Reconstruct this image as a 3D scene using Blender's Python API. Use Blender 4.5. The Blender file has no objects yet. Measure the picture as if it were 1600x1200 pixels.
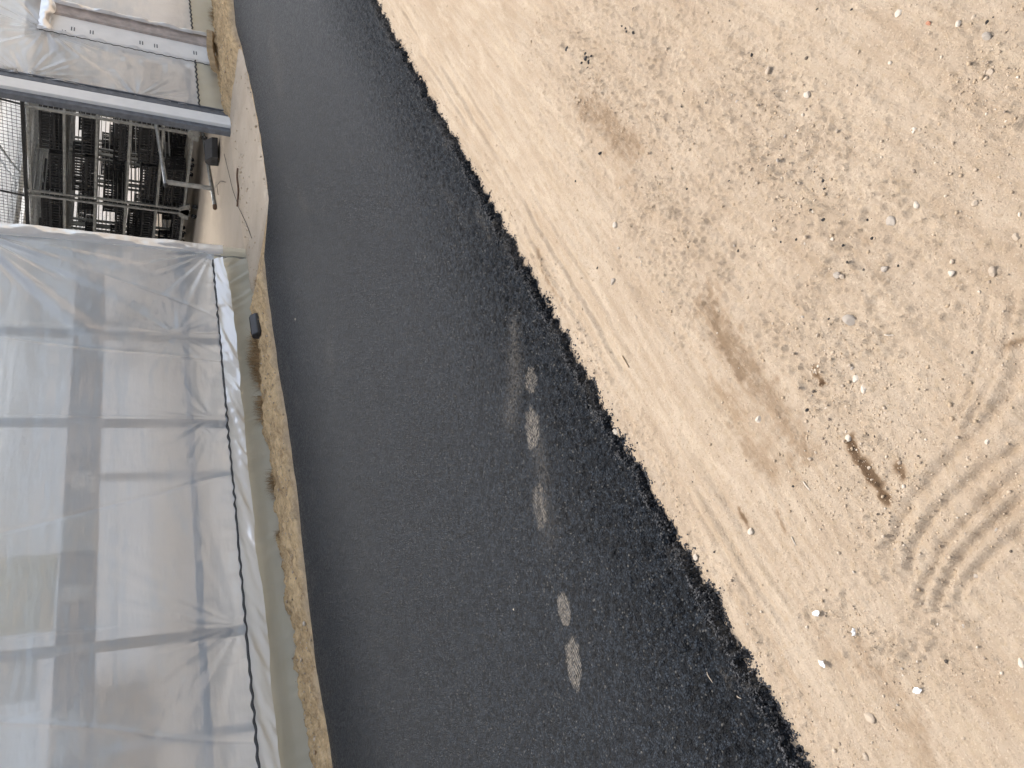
import bpy, bmesh, math, random
import numpy as np
from mathutils import Matrix, Vector

# ------------------------------------------------------------------ camera, sky, sun, exposure
SC = bpy.context.scene
COL = SC.collection
H = 1.6
FPX = 1222.0
up = np.array([80, 2290, 1222.]); up /= np.linalg.norm(up)
dxx = np.array([1295, 607, -1222.]); dxx -= up * (dxx @ up); dxx /= np.linalg.norm(dxx)
dyy = np.cross(up, dxx)
R = np.array([dxx, dyy, up])            # world = R @ (right, up, back) of the phone held upright
cam_d = bpy.data.cameras.new("camera")
cam = bpy.data.objects.new("camera", cam_d); COL.objects.link(cam)
c_right, c_up, c_back = -R[:, 1], R[:, 0], R[:, 2]     # the phone picture is stored turned by a quarter
M = Matrix.Identity(4)
for i in range(3):
    M[i][0] = c_right[i]; M[i][1] = c_up[i]; M[i][2] = c_back[i]
M[2][3] = H
cam.matrix_world = M
cam_d.sensor_width = 36; cam_d.lens = FPX / 1600 * 36
cam_d.clip_start = 0.05; cam_d.clip_end = 2000
SC.camera = cam

SUN_EL, SUN_AZ = math.radians(60), math.radians(40)     # azimuth from +Y towards +X
world = bpy.data.worlds.new("World"); SC.world = world; world.use_nodes = True
wn = world.node_tree.nodes; wl = world.node_tree.links
bg = wn['Background']; sky = wn.new('ShaderNodeTexSky'); sky.sky_type = 'NISHITA'
sky.sun_disc = False; sky.sun_elevation = SUN_EL; sky.sun_rotation = SUN_AZ
sky.air_density = 1.0; sky.dust_density = 4.0; sky.ozone_density = 1.0
hs = wn.new('ShaderNodeHueSaturation'); hs.inputs['Saturation'].default_value = .52       # thin white overcast
wl.new(sky.outputs[0], hs.inputs['Color']); wl.new(hs.outputs[0], bg.inputs[0]); bg.inputs[1].default_value = 0.15
sd = bpy.data.lights.new("sun", 'SUN'); sd.energy = 1.35; sd.angle = math.radians(14.0); sd.color = (1.0, 0.94, 0.86)
sun = bpy.data.objects.new("sun", sd); COL.objects.link(sun)
sv = Vector((math.sin(SUN_AZ) * math.cos(SUN_EL), math.cos(SUN_AZ) * math.cos(SUN_EL), math.sin(SUN_EL)))
sun.rotation_euler = sv.to_track_quat('Z', 'Y').to_euler()
SC.view_settings.view_transform = 'Standard'; SC.view_settings.look = 'None'
SC.view_settings.gamma = 1; SC.view_settings.exposure = 1.02
SC.cycles.max_bounces = 14; SC.cycles.transparent_max_bounces = 16; SC.cycles.transmission_bounces = 8

# ------------------------------------------------------------------ helpers
rng = np.random.default_rng(7); random.seed(7)
A0 = np.array([2.4, 6.37]); WD = np.array([0.99407, -0.10872]); WN = np.array([0.10872, 0.99407])
WROT = math.atan2(WD[1], WD[0])

def g(x, y, z=0.0):
    """point of the ground seen at photo pixel x, y"""
    d = R @ np.array([600 - y, 800 - x, -FPX]) if False else R @ np.array([(1200 - y) - 600, 800 - x, -FPX])
    t = (z - H) / d[2]
    return np.array([d[0] * t, d[1] * t])

def wl_pt(x, y, off=0.0):
    """(s, z) of a point on the plane off metres behind the greenhouse wall"""
    d = R @ np.array([(1200 - y) - 600, 800 - x, -FPX])
    t = (off + A0 @ WN) / (d[:2] @ WN)
    p = d * t
    return float((p[:2] - A0) @ WD), float(H + p[2])

def W(s, t):
    p = A0 + WD * s + WN * t
    return float(p[0]), float(p[1])

def hsh(ix, iy, seed):
    n = (ix.astype(np.int64) * 374761393 + iy.astype(np.int64) * 668265263 + seed * 974711) & 0x7fffffff
    n = ((n ^ (n >> 13)) * 1274126177) & 0x7fffffff
    n = (n ^ (n >> 16)) & 0xffffff
    return n / float(0xffffff) * 2 - 1

def vn(x, y, seed=0):
    x = np.asarray(x, float); y = np.asarray(y, float)
    ix = np.floor(x); iy = np.floor(y); fx = x - ix; fy = y - iy
    fx = fx * fx * fx * (fx * (fx * 6 - 15) + 10); fy = fy * fy * fy * (fy * (fy * 6 - 15) + 10)
    a = hsh(ix, iy, seed); b = hsh(ix + 1, iy, seed); c = hsh(ix, iy + 1, seed); d = hsh(ix + 1, iy + 1, seed)
    return (a * (1 - fx) + b * fx) * (1 - fy) + (c * (1 - fx) + d * fx) * fy

def fbm(x, y, oct=4, seed=0, gain=.5):
    r = 0; a = 1; s = 0
    for o in range(oct):
        ca, sa = math.cos(o * 1.3), math.sin(o * 1.3)
        r = r + a * vn((ca * x - sa * y) * 2 ** o + 17.3 * o, (sa * x + ca * y) * 2 ** o - 9.1 * o, seed + o); s += a; a *= gain
    return r / s

def sst(a, b, x):
    t = np.clip((x - a) / (b - a), 0, 1); return t * t * (3 - 2 * t)

def seg_dist(px, py, pts):
    """distance to a polyline, and the position along it (0..1)"""
    best = np.full(px.shape, 1e9); along = np.zeros(px.shape)
    n = len(pts) - 1
    for i in range(n):
        a = np.array(pts[i]); b = np.array(pts[i + 1]); d = b - a; L = d @ d + 1e-12
        t = np.clip(((px - a[0]) * d[0] + (py - a[1]) * d[1]) / L, 0, 1)
        q = np.hypot(px - a[0] - t * d[0], py - a[1] - t * d[1])
        m = q < best; best = np.where(m, q, best); along = np.where(m, (i + t) / n, along)
    return best, along

def tag(o, label=None, cat=None, group=None, kind=None):
    if label: o['label'] = label
    if cat: o['category'] = cat
    if group: o['group'] = group
    if kind: o['kind'] = kind
    return o

def empty(name, loc, rz=0.0, **k):
    o = bpy.data.objects.new(name, None); COL.objects.link(o)
    o.location = loc; o.rotation_euler = (0, 0, rz); o.empty_display_size = .1
    return tag(o, **k)

def mesh_obj(name, verts, faces, mat, parent=None, smooth=False, **k):
    me = bpy.data.meshes.new(name)
    me.from_pydata([tuple(map(float, v)) for v in verts], [], faces)
    me.update()
    if smooth: me.polygons.foreach_set('use_smooth', [True] * len(me.polygons))
    o = bpy.data.objects.new(name, me); COL.objects.link(o)
    if mat: me.materials.append(mat)
    if parent: o.parent = parent
    return tag(o, **k)

def grid_obj(name, P, mat, parent=None, smooth=True, keep=None, attrs=None, **k):
    """P: (n, m, 3) grid of points"""
    n, m = P.shape[:2]
    idx = np.arange(n * m).reshape(n, m)
    q = np.stack([idx[:-1, :-1], idx[1:, :-1], idx[1:, 1:], idx[:-1, 1:]], -1)
    q = q[keep] if keep is not None else q.reshape(-1, 4)
    me = bpy.data.meshes.new(name)
    nf = len(q)
    me.vertices.add(n * m); me.vertices.foreach_set('co', P.reshape(-1).astype(np.float32))
    me.loops.add(nf * 4); me.loops.foreach_set('vertex_index', q.reshape(-1).astype(np.int32))
    me.polygons.add(nf); me.polygons.foreach_set('loop_start', np.arange(0, nf * 4, 4, dtype=np.int32))
    me.polygons.foreach_set('use_smooth', np.full(nf, smooth))
    me.update(calc_edges=True)
    for an, av in (attrs or {}).items():
        a = me.attributes.new(an, 'FLOAT', 'POINT'); a.data.foreach_set('value', av.reshape(-1).astype(np.float32))
    o = bpy.data.objects.new(name, me); COL.objects.link(o)
    if mat: me.materials.append(mat)
    if parent: o.parent = parent
    return tag(o, **k)

class MB:
    """collects boxes and tubes, built as ONE mesh"""
    def __init__(s): s.v = []; s.f = []
    def add(s, v, f):
        n = len(s.v); s.v += [tuple(p) for p in v]; s.f += [tuple(i + n for i in q) for q in f]; return s
    def box(s, a, b):
        x0, y0, z0 = a; x1, y1, z1 = b
        return s.add([(x0, y0, z0), (x1, y0, z0), (x1, y1, z0), (x0, y1, z0), (x0, y0, z1), (x1, y0, z1), (x1, y1, z1), (x0, y1, z1)],
                     [(0, 3, 2, 1), (4, 5, 6, 7), (0, 1, 5, 4), (1, 2, 6, 5), (2, 3, 7, 6), (3, 0, 4, 7)])
    def tube(s, pts, r, n=8, cap=True):
        pts = [Vector(p) for p in pts]; rings = []
        for i, p in enumerate(pts):
            d = (pts[min(i + 1, len(pts) - 1)] - pts[max(i - 1, 0)]).normalized()
            u = d.orthogonal().normalized() if i == 0 else (pu - d * pu.dot(d)).normalized()
            pu = u; w = d.cross(u)
            rr = r[i] if hasattr(r, '__len__') else r
            rings.append([p + u * math.cos(2 * math.pi * k / n) * rr + w * math.sin(2 * math.pi * k / n) * rr for k in range(n)])
        v = [q for ring in rings for q in ring]; f = []
        for i in range(len(pts) - 1):
            for k in range(n):
                f.append((i * n + k, i * n + (k + 1) % n, (i + 1) * n + (k + 1) % n, (i + 1) * n + k))
        if cap: f.append(tuple(range(n - 1, -1, -1))); f.append(tuple((len(pts) - 1) * n + k for k in range(n)))
        return s.add(v, f)
    def build(s, name, mat, parent=None, bevel=0, smooth=False, **k):
        o = mesh_obj(name, s.v, s.f, mat, parent, smooth, **k)
        if bevel:
            b = o.modifiers.new('b', 'BEVEL'); b.width = bevel; b.segments = 2; b.limit_method = 'ANGLE'
        return o

# ------------------------------------------------------------------ materials
def nt(name):
    m = bpy.data.materials.new(name); m.use_nodes = True
    t = m.node_tree; t.nodes.clear()
    return m, t, t.nodes, t.links

class NB:
    def __init__(s, name):
        s.m, s.t, s.n, s.l = nt(name)
        s.out = s.n.new('ShaderNodeOutputMaterial'); s.tc = s.n.new('ShaderNodeTexCoord')
    def setin(s, sock, v):
        if hasattr(v, 'node') and hasattr(v, 'is_output'): s.l.new(v, sock)
        elif v is not None:
            if isinstance(v, tuple) and len(v) == 3 and sock.type == 'RGBA': v = (*v, 1)
            sock.default_value = v
    def mapping(s, scale=(1, 1, 1)):
        k = s.n.new('ShaderNodeMapping'); s.l.new(s.tc.outputs['Object'], k.inputs[0]); k.inputs['Scale'].default_value = scale; return k.outputs[0]
    def noise(s, scale, detail=4, rough=.55, vec=None, col=False):
        k = s.n.new('ShaderNodeTexNoise'); s.l.new(vec or s.tc.outputs['Object'], k.inputs['Vector'])
        k.inputs['Scale'].default_value = scale; k.inputs['Detail'].default_value = detail; k.inputs['Roughness'].default_value = rough
        return k.outputs['Color' if col else 'Fac']
    def voro(s, scale, out='Distance', vec=None, feat='F1', rnd=1.0):
        k = s.n.new('ShaderNodeTexVoronoi'); s.l.new(vec or s.tc.outputs['Object'], k.inputs['Vector']); k.feature = feat
        k.inputs['Scale'].default_value = scale; k.inputs['Randomness'].default_value = rnd; return k.outputs[out]
    def ramp(s, fac, a, b, ca=0.0, cb=1.0):
        k = s.n.new('ShaderNodeMapRange'); k.inputs[1].default_value = a; k.inputs[2].default_value = b
        k.inputs[3].default_value = ca; k.inputs[4].default_value = cb; s.l.new(fac, k.inputs[0]); return k.outputs[0]
    def math(s, op, a, b=None, c=None):
        k = s.n.new('ShaderNodeMath'); k.operation = op
        s.setin(k.inputs[0], a); s.setin(k.inputs[1], b); s.setin(k.inputs[2], c); return k.outputs[0]
    def mix(s, fac, a, b, mode='MIX'):
        k = s.n.new('ShaderNodeMix'); k.data_type = 'RGBA'; k.blend_type = mode
        s.setin(k.inputs[0], fac); s.setin(k.inputs[6], a); s.setin(k.inputs[7], b); return k.outputs[2]
    def attr(s, name):
        k = s.n.new('ShaderNodeAttribute'); k.attribute_name = name; return k.outputs['Fac']
    def bump(s, h, strength, dist, normal=None):
        k = s.n.new('ShaderNodeBump'); k.inputs['Strength'].default_value = strength; k.inputs['Distance'].default_value = dist
        s.l.new(h, k.inputs['Height'])
        if normal: s.l.new(normal, k.inputs['Normal'])
        return k.outputs[0]
    def bsdf(s, col, rough=.6, metal=0, spec=.5, normal=None, **k):
        p = s.n.new('ShaderNodeBsdfPrincipled')
        s.setin(p.inputs['Base Color'], col); s.setin(p.inputs['Roughness'], rough); s.setin(p.inputs['Metallic'], metal)
        s.setin(p.inputs['Specular IOR Level'], spec)
        if normal: s.l.new(normal, p.inputs['Normal'])
        return p.outputs[0]
    def sh(s, typ, **k):
        p = s.n.new('ShaderNodeBsdf' + typ)
        for a, v in k.items(): s.setin(p.inputs[a], v)
        return p.outputs[0]
    def mixsh(s, fac, a, b):
        k = s.n.new('ShaderNodeMixShader'); s.setin(k.inputs[0], fac); s.l.new(a, k.inputs[1]); s.l.new(b, k.inputs[2]); return k.outputs[0]
    def done(s, sh): s.l.new(sh, s.out.inputs[0]); return s.m

def simple(name, col, rough=.6, metal=0.0, var=.25, scale=8, bump=.15, bscale=60, spec=.5):
    b = NB(name)
    dk = tuple(c * (1 - var) for c in col); lt = tuple(min(1, c * (1 + var)) for c in col)
    n1 = b.noise(scale, 5); c = b.mix(b.ramp(n1, .3, .7), dk, lt)
    r = b.ramp(b.noise(scale * 2.3, 4), .3, .7, max(0, rough - .12), min(1, rough + .12))
    nrm = b.bump(b.noise(bscale, 5), bump, .004)
    return b.done(b.bsdf(c, r, metal, spec, nrm))

def sand_material():
    b = NB('dry_sand')
    st = b.attr('stain'); tint = b.attr('tint'); rough = b.attr('rough')
    streak = b.noise(5, 5, .6, b.mapping((.55, 6, 1)))
    big = b.noise(2.2, 5, .6)
    c = b.mix(b.ramp(big, .3, .7), (.425, .337, .248), (.478, .392, .298))
    c = b.mix(b.math('MULTIPLY', b.ramp(streak, .45, .72), .6), c, (.35, .262, .175))
    c = b.mix(b.math('MULTIPLY', b.ramp(b.noise(11, 6, .7, b.mapping((.4, 5, 1))), .52, .72), .5), c, (.33, .25, .17))
    c = b.mix(b.math('MULTIPLY', b.ramp(b.noise(3.2, 7, .68, b.mapping((.5, 2.4, 1))), .50, .62), .55), c, (.365, .275, .19))
    c = b.mix(b.math('MULTIPLY', b.ramp(b.noise(4.3, 7, .66, b.mapping((.6, 2.2, 1))), .54, .64), .6), c, (.53, .435, .33))
    c = b.mix(b.math('MULTIPLY', b.ramp(b.noise(4, 4, .6, b.mapping((.5, 3, 1))), .55, .75), .5), c, (.52, .42, .30))
    c = b.mix(b.ramp(b.noise(38, 5, .65), .52, .75), c, (.40, .31, .21))
    c = b.mix(b.math('MULTIPLY', rough, b.ramp(b.noise(75, 4, .7), .45, .62)), c, (.395, .313, .230))
    gr = b.voro(330, 'Color'); sep = b.n.new('ShaderNodeSeparateColor'); b.l.new(gr, sep.inputs[0])
    c = b.mix(b.ramp(sep.outputs[0], .93, .95, 0, .45), c, (.56, .46, .35))
    c = b.mix(b.ramp(sep.outputs[1], .95, .97, 0, .5), c, (.24, .185, .13))
    bk = b.mix(b.ramp(b.noise(9, 6, .75, b.mapping((.6, 1.6, 1))), .35, .62), (.32, .21, .11), (.74, .54, .30))
    bk = b.mix(b.ramp(b.noise(45, 5, .75), .5, .72), bk, (.72, .56, .37))
    c = b.mix(tint, c, bk)
    sn = b.math('ADD', st, b.ramp(b.noise(26, 6, .75, b.mapping((.7, 1.6, 1))), .3, .7, -.42, .42))
    sm = b.math('MULTIPLY', b.ramp(sn, .10, .62), b.math('MINIMUM', b.math('MULTIPLY', st, 1.35), 1.0))
    c = b.mix(sm, c, b.mix(b.ramp(st, .45, .95), (.285, .200, .125), (.10, .062, .036)))
    h = b.math('ADD', b.math('MULTIPLY', b.noise(120, 6, .7), 1.0), b.math('MULTIPLY', b.noise(420, 3, .6), .5))
    n = b.bump(h, .85, .008)
    n = b.bump(b.math('MULTIPLY', tint, b.noise(18, 6, .75)), .6, .04, n)
    return b.done(b.bsdf(c, .95, 0, .12, n))

def road_material():
    b = NB('asphalt')
    dust = b.attr('dust'); pr = b.attr('print'); fu = b.attr('fu'); fv = b.attr('fv'); edge = b.attr('edge')
    cell = b.voro(150, 'Color'); sep = b.n.new('ShaderNodeSeparateColor'); b.l.new(cell, sep.inputs[0])
    dist = b.voro(150, 'Distance')
    c = b.mix(b.ramp(b.noise(1.7, 4), .3, .7), (.0080, .0108, .0148), (.0108, .0142, .0188))
    c = b.mix(b.ramp(sep.outputs[0], .45, 1.0, 0, .75), c, (.056, .068, .084))
    g2 = b.voro(62, 'Color'); sp2 = b.n.new('ShaderNodeSeparateColor'); b.l.new(g2, sp2.inputs[0])
    c = b.mix(b.ramp(sp2.outputs[0], .5, 1.0, 0, .6), c, (.029, .036, .045))
    c = b.mix(b.ramp(sp2.outputs[1], .5, .9, 0, .8), c, (.004, .0045, .005))
    c = b.mix(b.ramp(sep.outputs[1], .965, .985, 0, .5), c, (.20, .19, .17))
    c = b.mix(b.ramp(dist, .35, .75, 0, .8), c, (.005, .005, .006))
    c = b.mix(b.math('MULTIPLY', b.ramp(b.noise(6, 6, .7, b.mapping((.35, 2.2, 1))), .6, .8), .03), c, (.20, .16, .13))
    tread = b.math('SINE', b.math('MULTIPLY', b.math('ADD', fu, b.math('MULTIPLY', b.math('ABSOLUTE', fv), 1.5)), 390.0))
    pn = b.math('ADD', pr, b.ramp(b.noise(34, 5, .75), .25, .75, -.55, .55))
    tw = b.math('ADD', tread, b.ramp(b.noise(48, 3, .6), .3, .7, -.9, .9))
    tm = b.math('MULTIPLY', b.math('MULTIPLY', b.ramp(pn, .30, .85), b.ramp(pr, .02, .2)), b.ramp(tw, -.1, .35, .06, 1))
    tm = b.math('MULTIPLY', tm, b.ramp(b.noise(110, 4, .75), .36, .52, .25, 1))
    dm = b.math('MULTIPLY', dust, b.ramp(b.noise(75, 5, .8), .42, .68))
    mk = b.math('MINIMUM', b.math('ADD', b.math('MULTIPLY', tm, .78), dm), .8)
    c = b.mix(mk, c, (.30, .265, .22))
    hgt = b.math('SUBTRACT', b.math('MULTIPLY', sep.outputs[2], .5), dist)
    hgt = b.math('ADD', hgt, b.math('MULTIPLY', b.noise(420, 2), .4))
    n = b.bump(hgt, .9, .006)
    n = b.bump(b.noise(60, 4, .7), .5, .012, n)
    r = b.math('ADD', b.ramp(sp2.outputs[2], 0, 1, .30, .62), b.math('MULTIPLY', mk, .3))
    r = b.math('ADD', r, b.math('MULTIPLY', edge, .2))
    return b.done(b.bsdf(c, r, 0, b.ramp(edge, 0, 1, .175, .12), n))

def concrete_material(name, dark, light, sandy):
    b = NB(name)
    c = b.mix(b.ramp(b.noise(1.5, 6, .65), .3, .7), dark, light)
    c = b.mix(b.ramp(b.noise(14, 6, .7, b.mapping((1, .6, 1))), .55, .8, 0, .5), c, sandy)
    c = b.mix(b.ramp(b.noise(90, 3, .7), .66, .72, 0, .7), c, (.12, .09, .06))
    n = b.bump(b.noise(70, 5, .7), .3, .006)
    return b.done(b.bsdf(c, .85, 0, .25, n))

def film_material(name, clear, blur, haze, tint=(.86, .88, .90), rough=.13, blur_r=.6, dirt=0.0, dirt_col=(.4, .35, .26), gloss=1.5):
    """thin polythene: part clear, part scattering, part milky, with a gloss on both faces"""
    b = NB(name)
    nz = b.bump(b.noise(9, 5, .55), .25, .01)
    nz = b.bump(b.noise(3, 3, .5, b.mapping((.5, 1, 2.2))), .35, .03, nz)
    tr = b.sh('Transparent', Color=(1, 1, 1))
    rf = b.sh('Refraction', Color=tint, Roughness=blur_r, IOR=1.06)
    df = b.sh('Diffuse', Color=tint, Normal=nz); tl = b.sh('Translucent', Color=tint, Normal=nz)
    hz = b.mixsh(.55, df, tl)
    tot = clear + blur
    see = b.mixsh(blur / tot, tr, rf)
    var = b.ramp(b.noise(1.3, 5, .6), .3, .7, haze * .8, min(1, haze * 1.2))
    body = b.mixsh(var, see, hz)
    if dirt:
        dd = b.mixsh(.35, b.sh('Diffuse', Color=dirt_col, Normal=nz), b.sh('Translucent', Color=dirt_col, Normal=nz))
        body = b.mixsh(b.ramp(b.noise(2.5, 6, .65, b.mapping((1, 1, 2.5))), .25, .75, dirt * .7, min(1, dirt * 1.2)), body, dd)
    fr = b.n.new('ShaderNodeFresnel'); fr.inputs[0].default_value = 1.5; b.l.new(nz, fr.inputs[1])
    fac = b.math('MINIMUM', b.math('MULTIPLY', fr.outputs[0], gloss), .9)
    gl = b.sh('Glossy', Color=(1, 1, 1), Roughness=rough, Normal=nz)
    return b.done(b.mixsh(fac, body, gl))

MT = {}
MT['sand'] = sand_material()
MT['road'] = road_material()
MT['slab'] = concrete_material('sandy_concrete', (.43, .35, .26), (.55, .465, .36), (.46, .345, .225))
MT['floor'] = concrete_material('floor_concrete', (.40, .335, .26), (.48, .41, .325), (.42, .34, .25))
MT['film'] = film_material('wall_film', .12, .88, .58, tint=(.79, .86, .94), rough=.14, blur_r=.65, gloss=2.4)
MT['film_r'] = film_material('wall_film_milky', .15, .85, .62, tint=(.88, .90, .92), rough=.16)
MT['flap'] = film_material('folded_film', .3, .7, .85, tint=(.88, .88, .88), rough=.4, gloss=.9)
MT['skirt'] = film_material('skirt_film', .2, .8, .55, tint=(.90, .88, .79), rough=.4, dirt=.6, dirt_col=(.70, .655, .50), gloss=.7)
MT['back'] = film_material('back_film', .1, .3, .9, tint=(.48, .52, .57), rough=.3)
MT['roof'] = film_material('roof_film', .75, .25, .30, blur_r=.3)
MT['white_film'] = film_material('white_film', .1, .2, 1.25, tint=(.93, .905, .86), rough=.4, gloss=.5)
MT['white'] = simple('white_paint', (.90, .90, .885), .42, 0, .05, 5, .1, 40)
MT['galv'] = simple('galvanised_steel', (.40, .42, .43), .42, .85, .25, 14, .12, 50)
MT['rack'] = simple('rack_steel', (.33, .34, .33), .45, .75, .3, 18, .15, 60)
MT['bracket'] = simple('grey_rail', (.16, .175, .20), .5, .4, .25, 12, .12, 50)
MT['black'] = simple('black_plastic', (.018, .019, .021), .42, 0, .35, 20, .15, 90)
MT['blackbox'] = simple('worn_black_plastic', (.035, .036, .040), .38, 0, .3, 10, .1, 90)
MT['gutter'] = simple('dark_gutter', (.10, .12, .15), .5, .1, .3, 6, .1, 40)
MT['timber'] = simple('weathered_timber', (.48, .42, .39), .8, 0, .3, 6, .4, 30)
MT['board'] = simple('split_board', (.42, .31, .185), .85, 0, .3, 9, .5, 25)
def glow_board(name, col):
    b = NB(name); c = b.mix(b.ramp(b.noise(5, 5), .3, .7), tuple(q * .85 for q in col), col)
    return b.done(b.mixsh(.72, b.sh('Diffuse', Color=c), b.sh('Translucent', Color=c)))
MT['card'] = glow_board('cream_board', (.97, .94, .80))
MT['label'] = glow_board('pale_plastic', (.97, .96, .92))
MT['rust'] = simple('rusty_steel', (.14, .085, .055), .8, .3, .4, 40, .4, 80)
MT['wire'] = simple('dark_wire', (.05, .05, .05), .5, .5, .2, 30, .1, 60)
MT['straw'] = simple('dry_straw', (.34, .235, .125), .85, 0, .4, 30, .2, 60)
MT['stone_pale'] = simple('pale_stone', (.47, .385, .295), .85, 0, .18, 60, .5, 160, .3)
MT['stone_white'] = simple('white_stone', (.57, .50, .41), .75, 0, .15, 60, .4, 160, .3)
MT['stone_grey'] = simple('grey_stone', (.42, .365, .305), .8, 0, .3, 90, .5, 200, .3)
MT['stone_dark'] = simple('dark_stone', (.10, .085, .07), .85, 0, .4, 60, .5, 160, .3)
MT['crumb'] = simple('asphalt_crumb', (.022, .021, .021), .6, 0, .4, 90, .7, 240)
MT['brick'] = simple('red_brick', (.42, .20, .12), .85, 0, .25, 60, .5, 160)
MT['clod'] = simple('sand_clod', (.43, .325, .22), .95, 0, .2, 40, .7, 120, .1)
MT['paper'] = simple('white_scrap', (.80, .79, .77), .6, 0, .06, 30, .2, 60)
MT['gravel'] = None

# gravel: colour varies from stone to stone
b = NB('mixed_gravel')
k = b.n.new('ShaderNodeNewGeometry')
rr = b.n.new('ShaderNodeValToRGB'); b.l.new(k.outputs['Random Per Island'], rr.inputs[0])
rr.color_ramp.interpolation = 'CONSTANT'
cr = rr.color_ramp.elements
cr[0].position = 0; cr[0].color = (.43, .33, .225, 1); cr[1].position = .35; cr[1].color = (.47, .375, .275, 1)
for p, c in ((.62, (.38, .30, .215)), (.76, (.52, .43, .33)), (.88, (.58, .50, .40)), (.91, (.33, .265, .20)), (.98, (.14, .115, .09))):
    e = cr.new(p); e.color = (*c, 1)
MT['gravel'] = b.done(b.bsdf(rr.outputs[0], .88, 0, .2, b.bump(b.noise(300, 4), .4, .003)))
b = NB('loose_aggregate')
k = b.n.new('ShaderNodeNewGeometry')
c = b.mix(b.ramp(k.outputs['Random Per Island'], 0, 1), (.012, .012, .013), (.045, .046, .05))
MT['aggregate'] = b.done(b.bsdf(c, .5, 0, .5, b.bump(b.noise(300, 4), .4, .003)))

# ------------------------------------------------------------------ ground (one sheet to the horizon)
def grow(a, step, fac, end):
    r = []; s = step * (1 if end > a else -1); x = a
    while abs(x - a) < abs(end - a):
        x += s; r.append(x); s *= fac
    return r

LEFT_EDGE = [(2.18, 5.81), (2.92, 5.80), (3.69, 5.64), (4.5, 5.46), (5.27, 5.36), (5.78, 5.34), (6.38, 5.27), (6.99, 5.16), (7.30, 5.08),
             (7.45, 4.80), (7.61, 4.51), (7.97, 4.42), (8.9, 4.29), (9.66, 4.26), (10.64, 4.24), (11.8, 4.28), (12.6, 4.02), (16, 3.6), (30, 2.6)]
LEX = [-40, -3] + [p[0] for p in LEFT_EDGE] + [400]
LEY = [6.6, 6.15] + [p[1] for p in LEFT_EDGE] + [2.6]
def left_edge(x): return np.interp(x, LEX, LEY) + .015 * vn(x * 6, x * 0, 5)
def wall_y(x): return A0[1] + WD[1] / WD[0] * (x - A0[0])
R_EDGE = 1.595

TRACKS = [  # grooves of a turning tyre, (photo pixels on the ground, half width, depth)
    ([(1602, 560), (1560, 640), (1505, 700), (1430, 780), (1396, 845), (1386, 900)], .020, .010),
    ([(1602, 690), (1530, 742), (1460, 806), (1425, 862), (1418, 925)], .013, .010),
    ([(1602, 735), (1540, 790), (1482, 850), (1445, 920), (1432, 960)], .013, .010),
    ([(1602, 780), (1560, 815), (1505, 868), (1470, 930), (1460, 965)], .014, .010),
    ([(1602, 828), (1560, 862), (1520, 900), (1490, 945)], .013, .008),
    ([(1590, 450), (1565, 560), (1535, 630), (1500, 690)], .009, .007),
    ([(1545, 450), (1532, 560), (1505, 640), (1475, 710)], .008, .005),
    ([(1602, 590), (1580, 620), (1568, 640)], .010, .006),
    ([(1250, 190), (1190, 262), (1185, 270)], .014, .006),
    ([(1285, 222), (1240, 270), (1232, 290)], .014, .006),
    ([(1600, 905), (1560, 892), (1520, 885)], .006, .004), ([(1600, 935), (1560, 925), (1520, 915)], .006, .004),
    ([(1598, 960), (1560, 952), (1520, 940)], .006, .004), ([(1480, 962), (1520, 975), (1560, 960)], .006, .004),
]
STAINS = [  # damp patches: (pixels, radius in px-independent metres, strength)
    ([(1100, 470), (1135, 530), (1160, 560), (1200, 620), (1255, 700)], .060, .42),
    ([(1115, 500), (1135, 545), (1160, 590)], .026, .48),
    ([(1118, 605), (1145, 640), (1165, 690), (1200, 730)], .045, .38),
    ([(915, 165), (950, 190), (985, 225)], .09, .42), ([(1010, 260), (1060, 330)], .12, .14),
    ([(1275, 575), (1284, 598)], .016, .95),
    ([(1325, 690), (1345, 725), (1365, 750), (1388, 782)], .017, .66),
    ([(1403, 728), (1413, 745)], .009, .6),
    ([(1575, 538), (1602, 530)], .010, .5),
    ([(1155, 795), (1172, 828)], .012, .6), ([(1215, 800), (1230, 835)], .009, .45),
    ([(1130, 780), (1160, 815)], .03, .2),
    ([(838, 390), (850, 425), (862, 450)], .016, .45), ([(868, 455), (885, 480)], .014, .35),
    ([(835, 330), (848, 372)], .01, .3),
    ([(1340, 1010), (1385, 1075), (1440, 1170)], .05, .32), ([(1290, 1000), (1330, 1050)], .04, .26),
    ([(1180, 250), (1220, 330), (1300, 400)], .16, .10), ([(1350, 400), (1370, 430)], .05, .22),
    ([(1330, 960), (1420, 1020)], .05, .13), ([(1400, 1120), (1470, 1190)], .05, .14),
    ([(1270, 800), (1330, 900)], .05, .10), ([(760, 200), (800, 300)], .12, .10),
]
ROUGHS = [([(1150, 170), (1230, 260), (1300, 360), (1360, 430)], .30), ([(1200, 500), (1300, 590), (1380, 740)], .11),
          ([(1400, 860), (1450, 980)], .12), ([(1000, 320), (1100, 430)], .2), ([(1500, 50), (1560, 150)], .12),
          ([(900, 60), (1000, 110)], .35), ([(1290, 970), (1430, 1010)], .08)]

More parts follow.
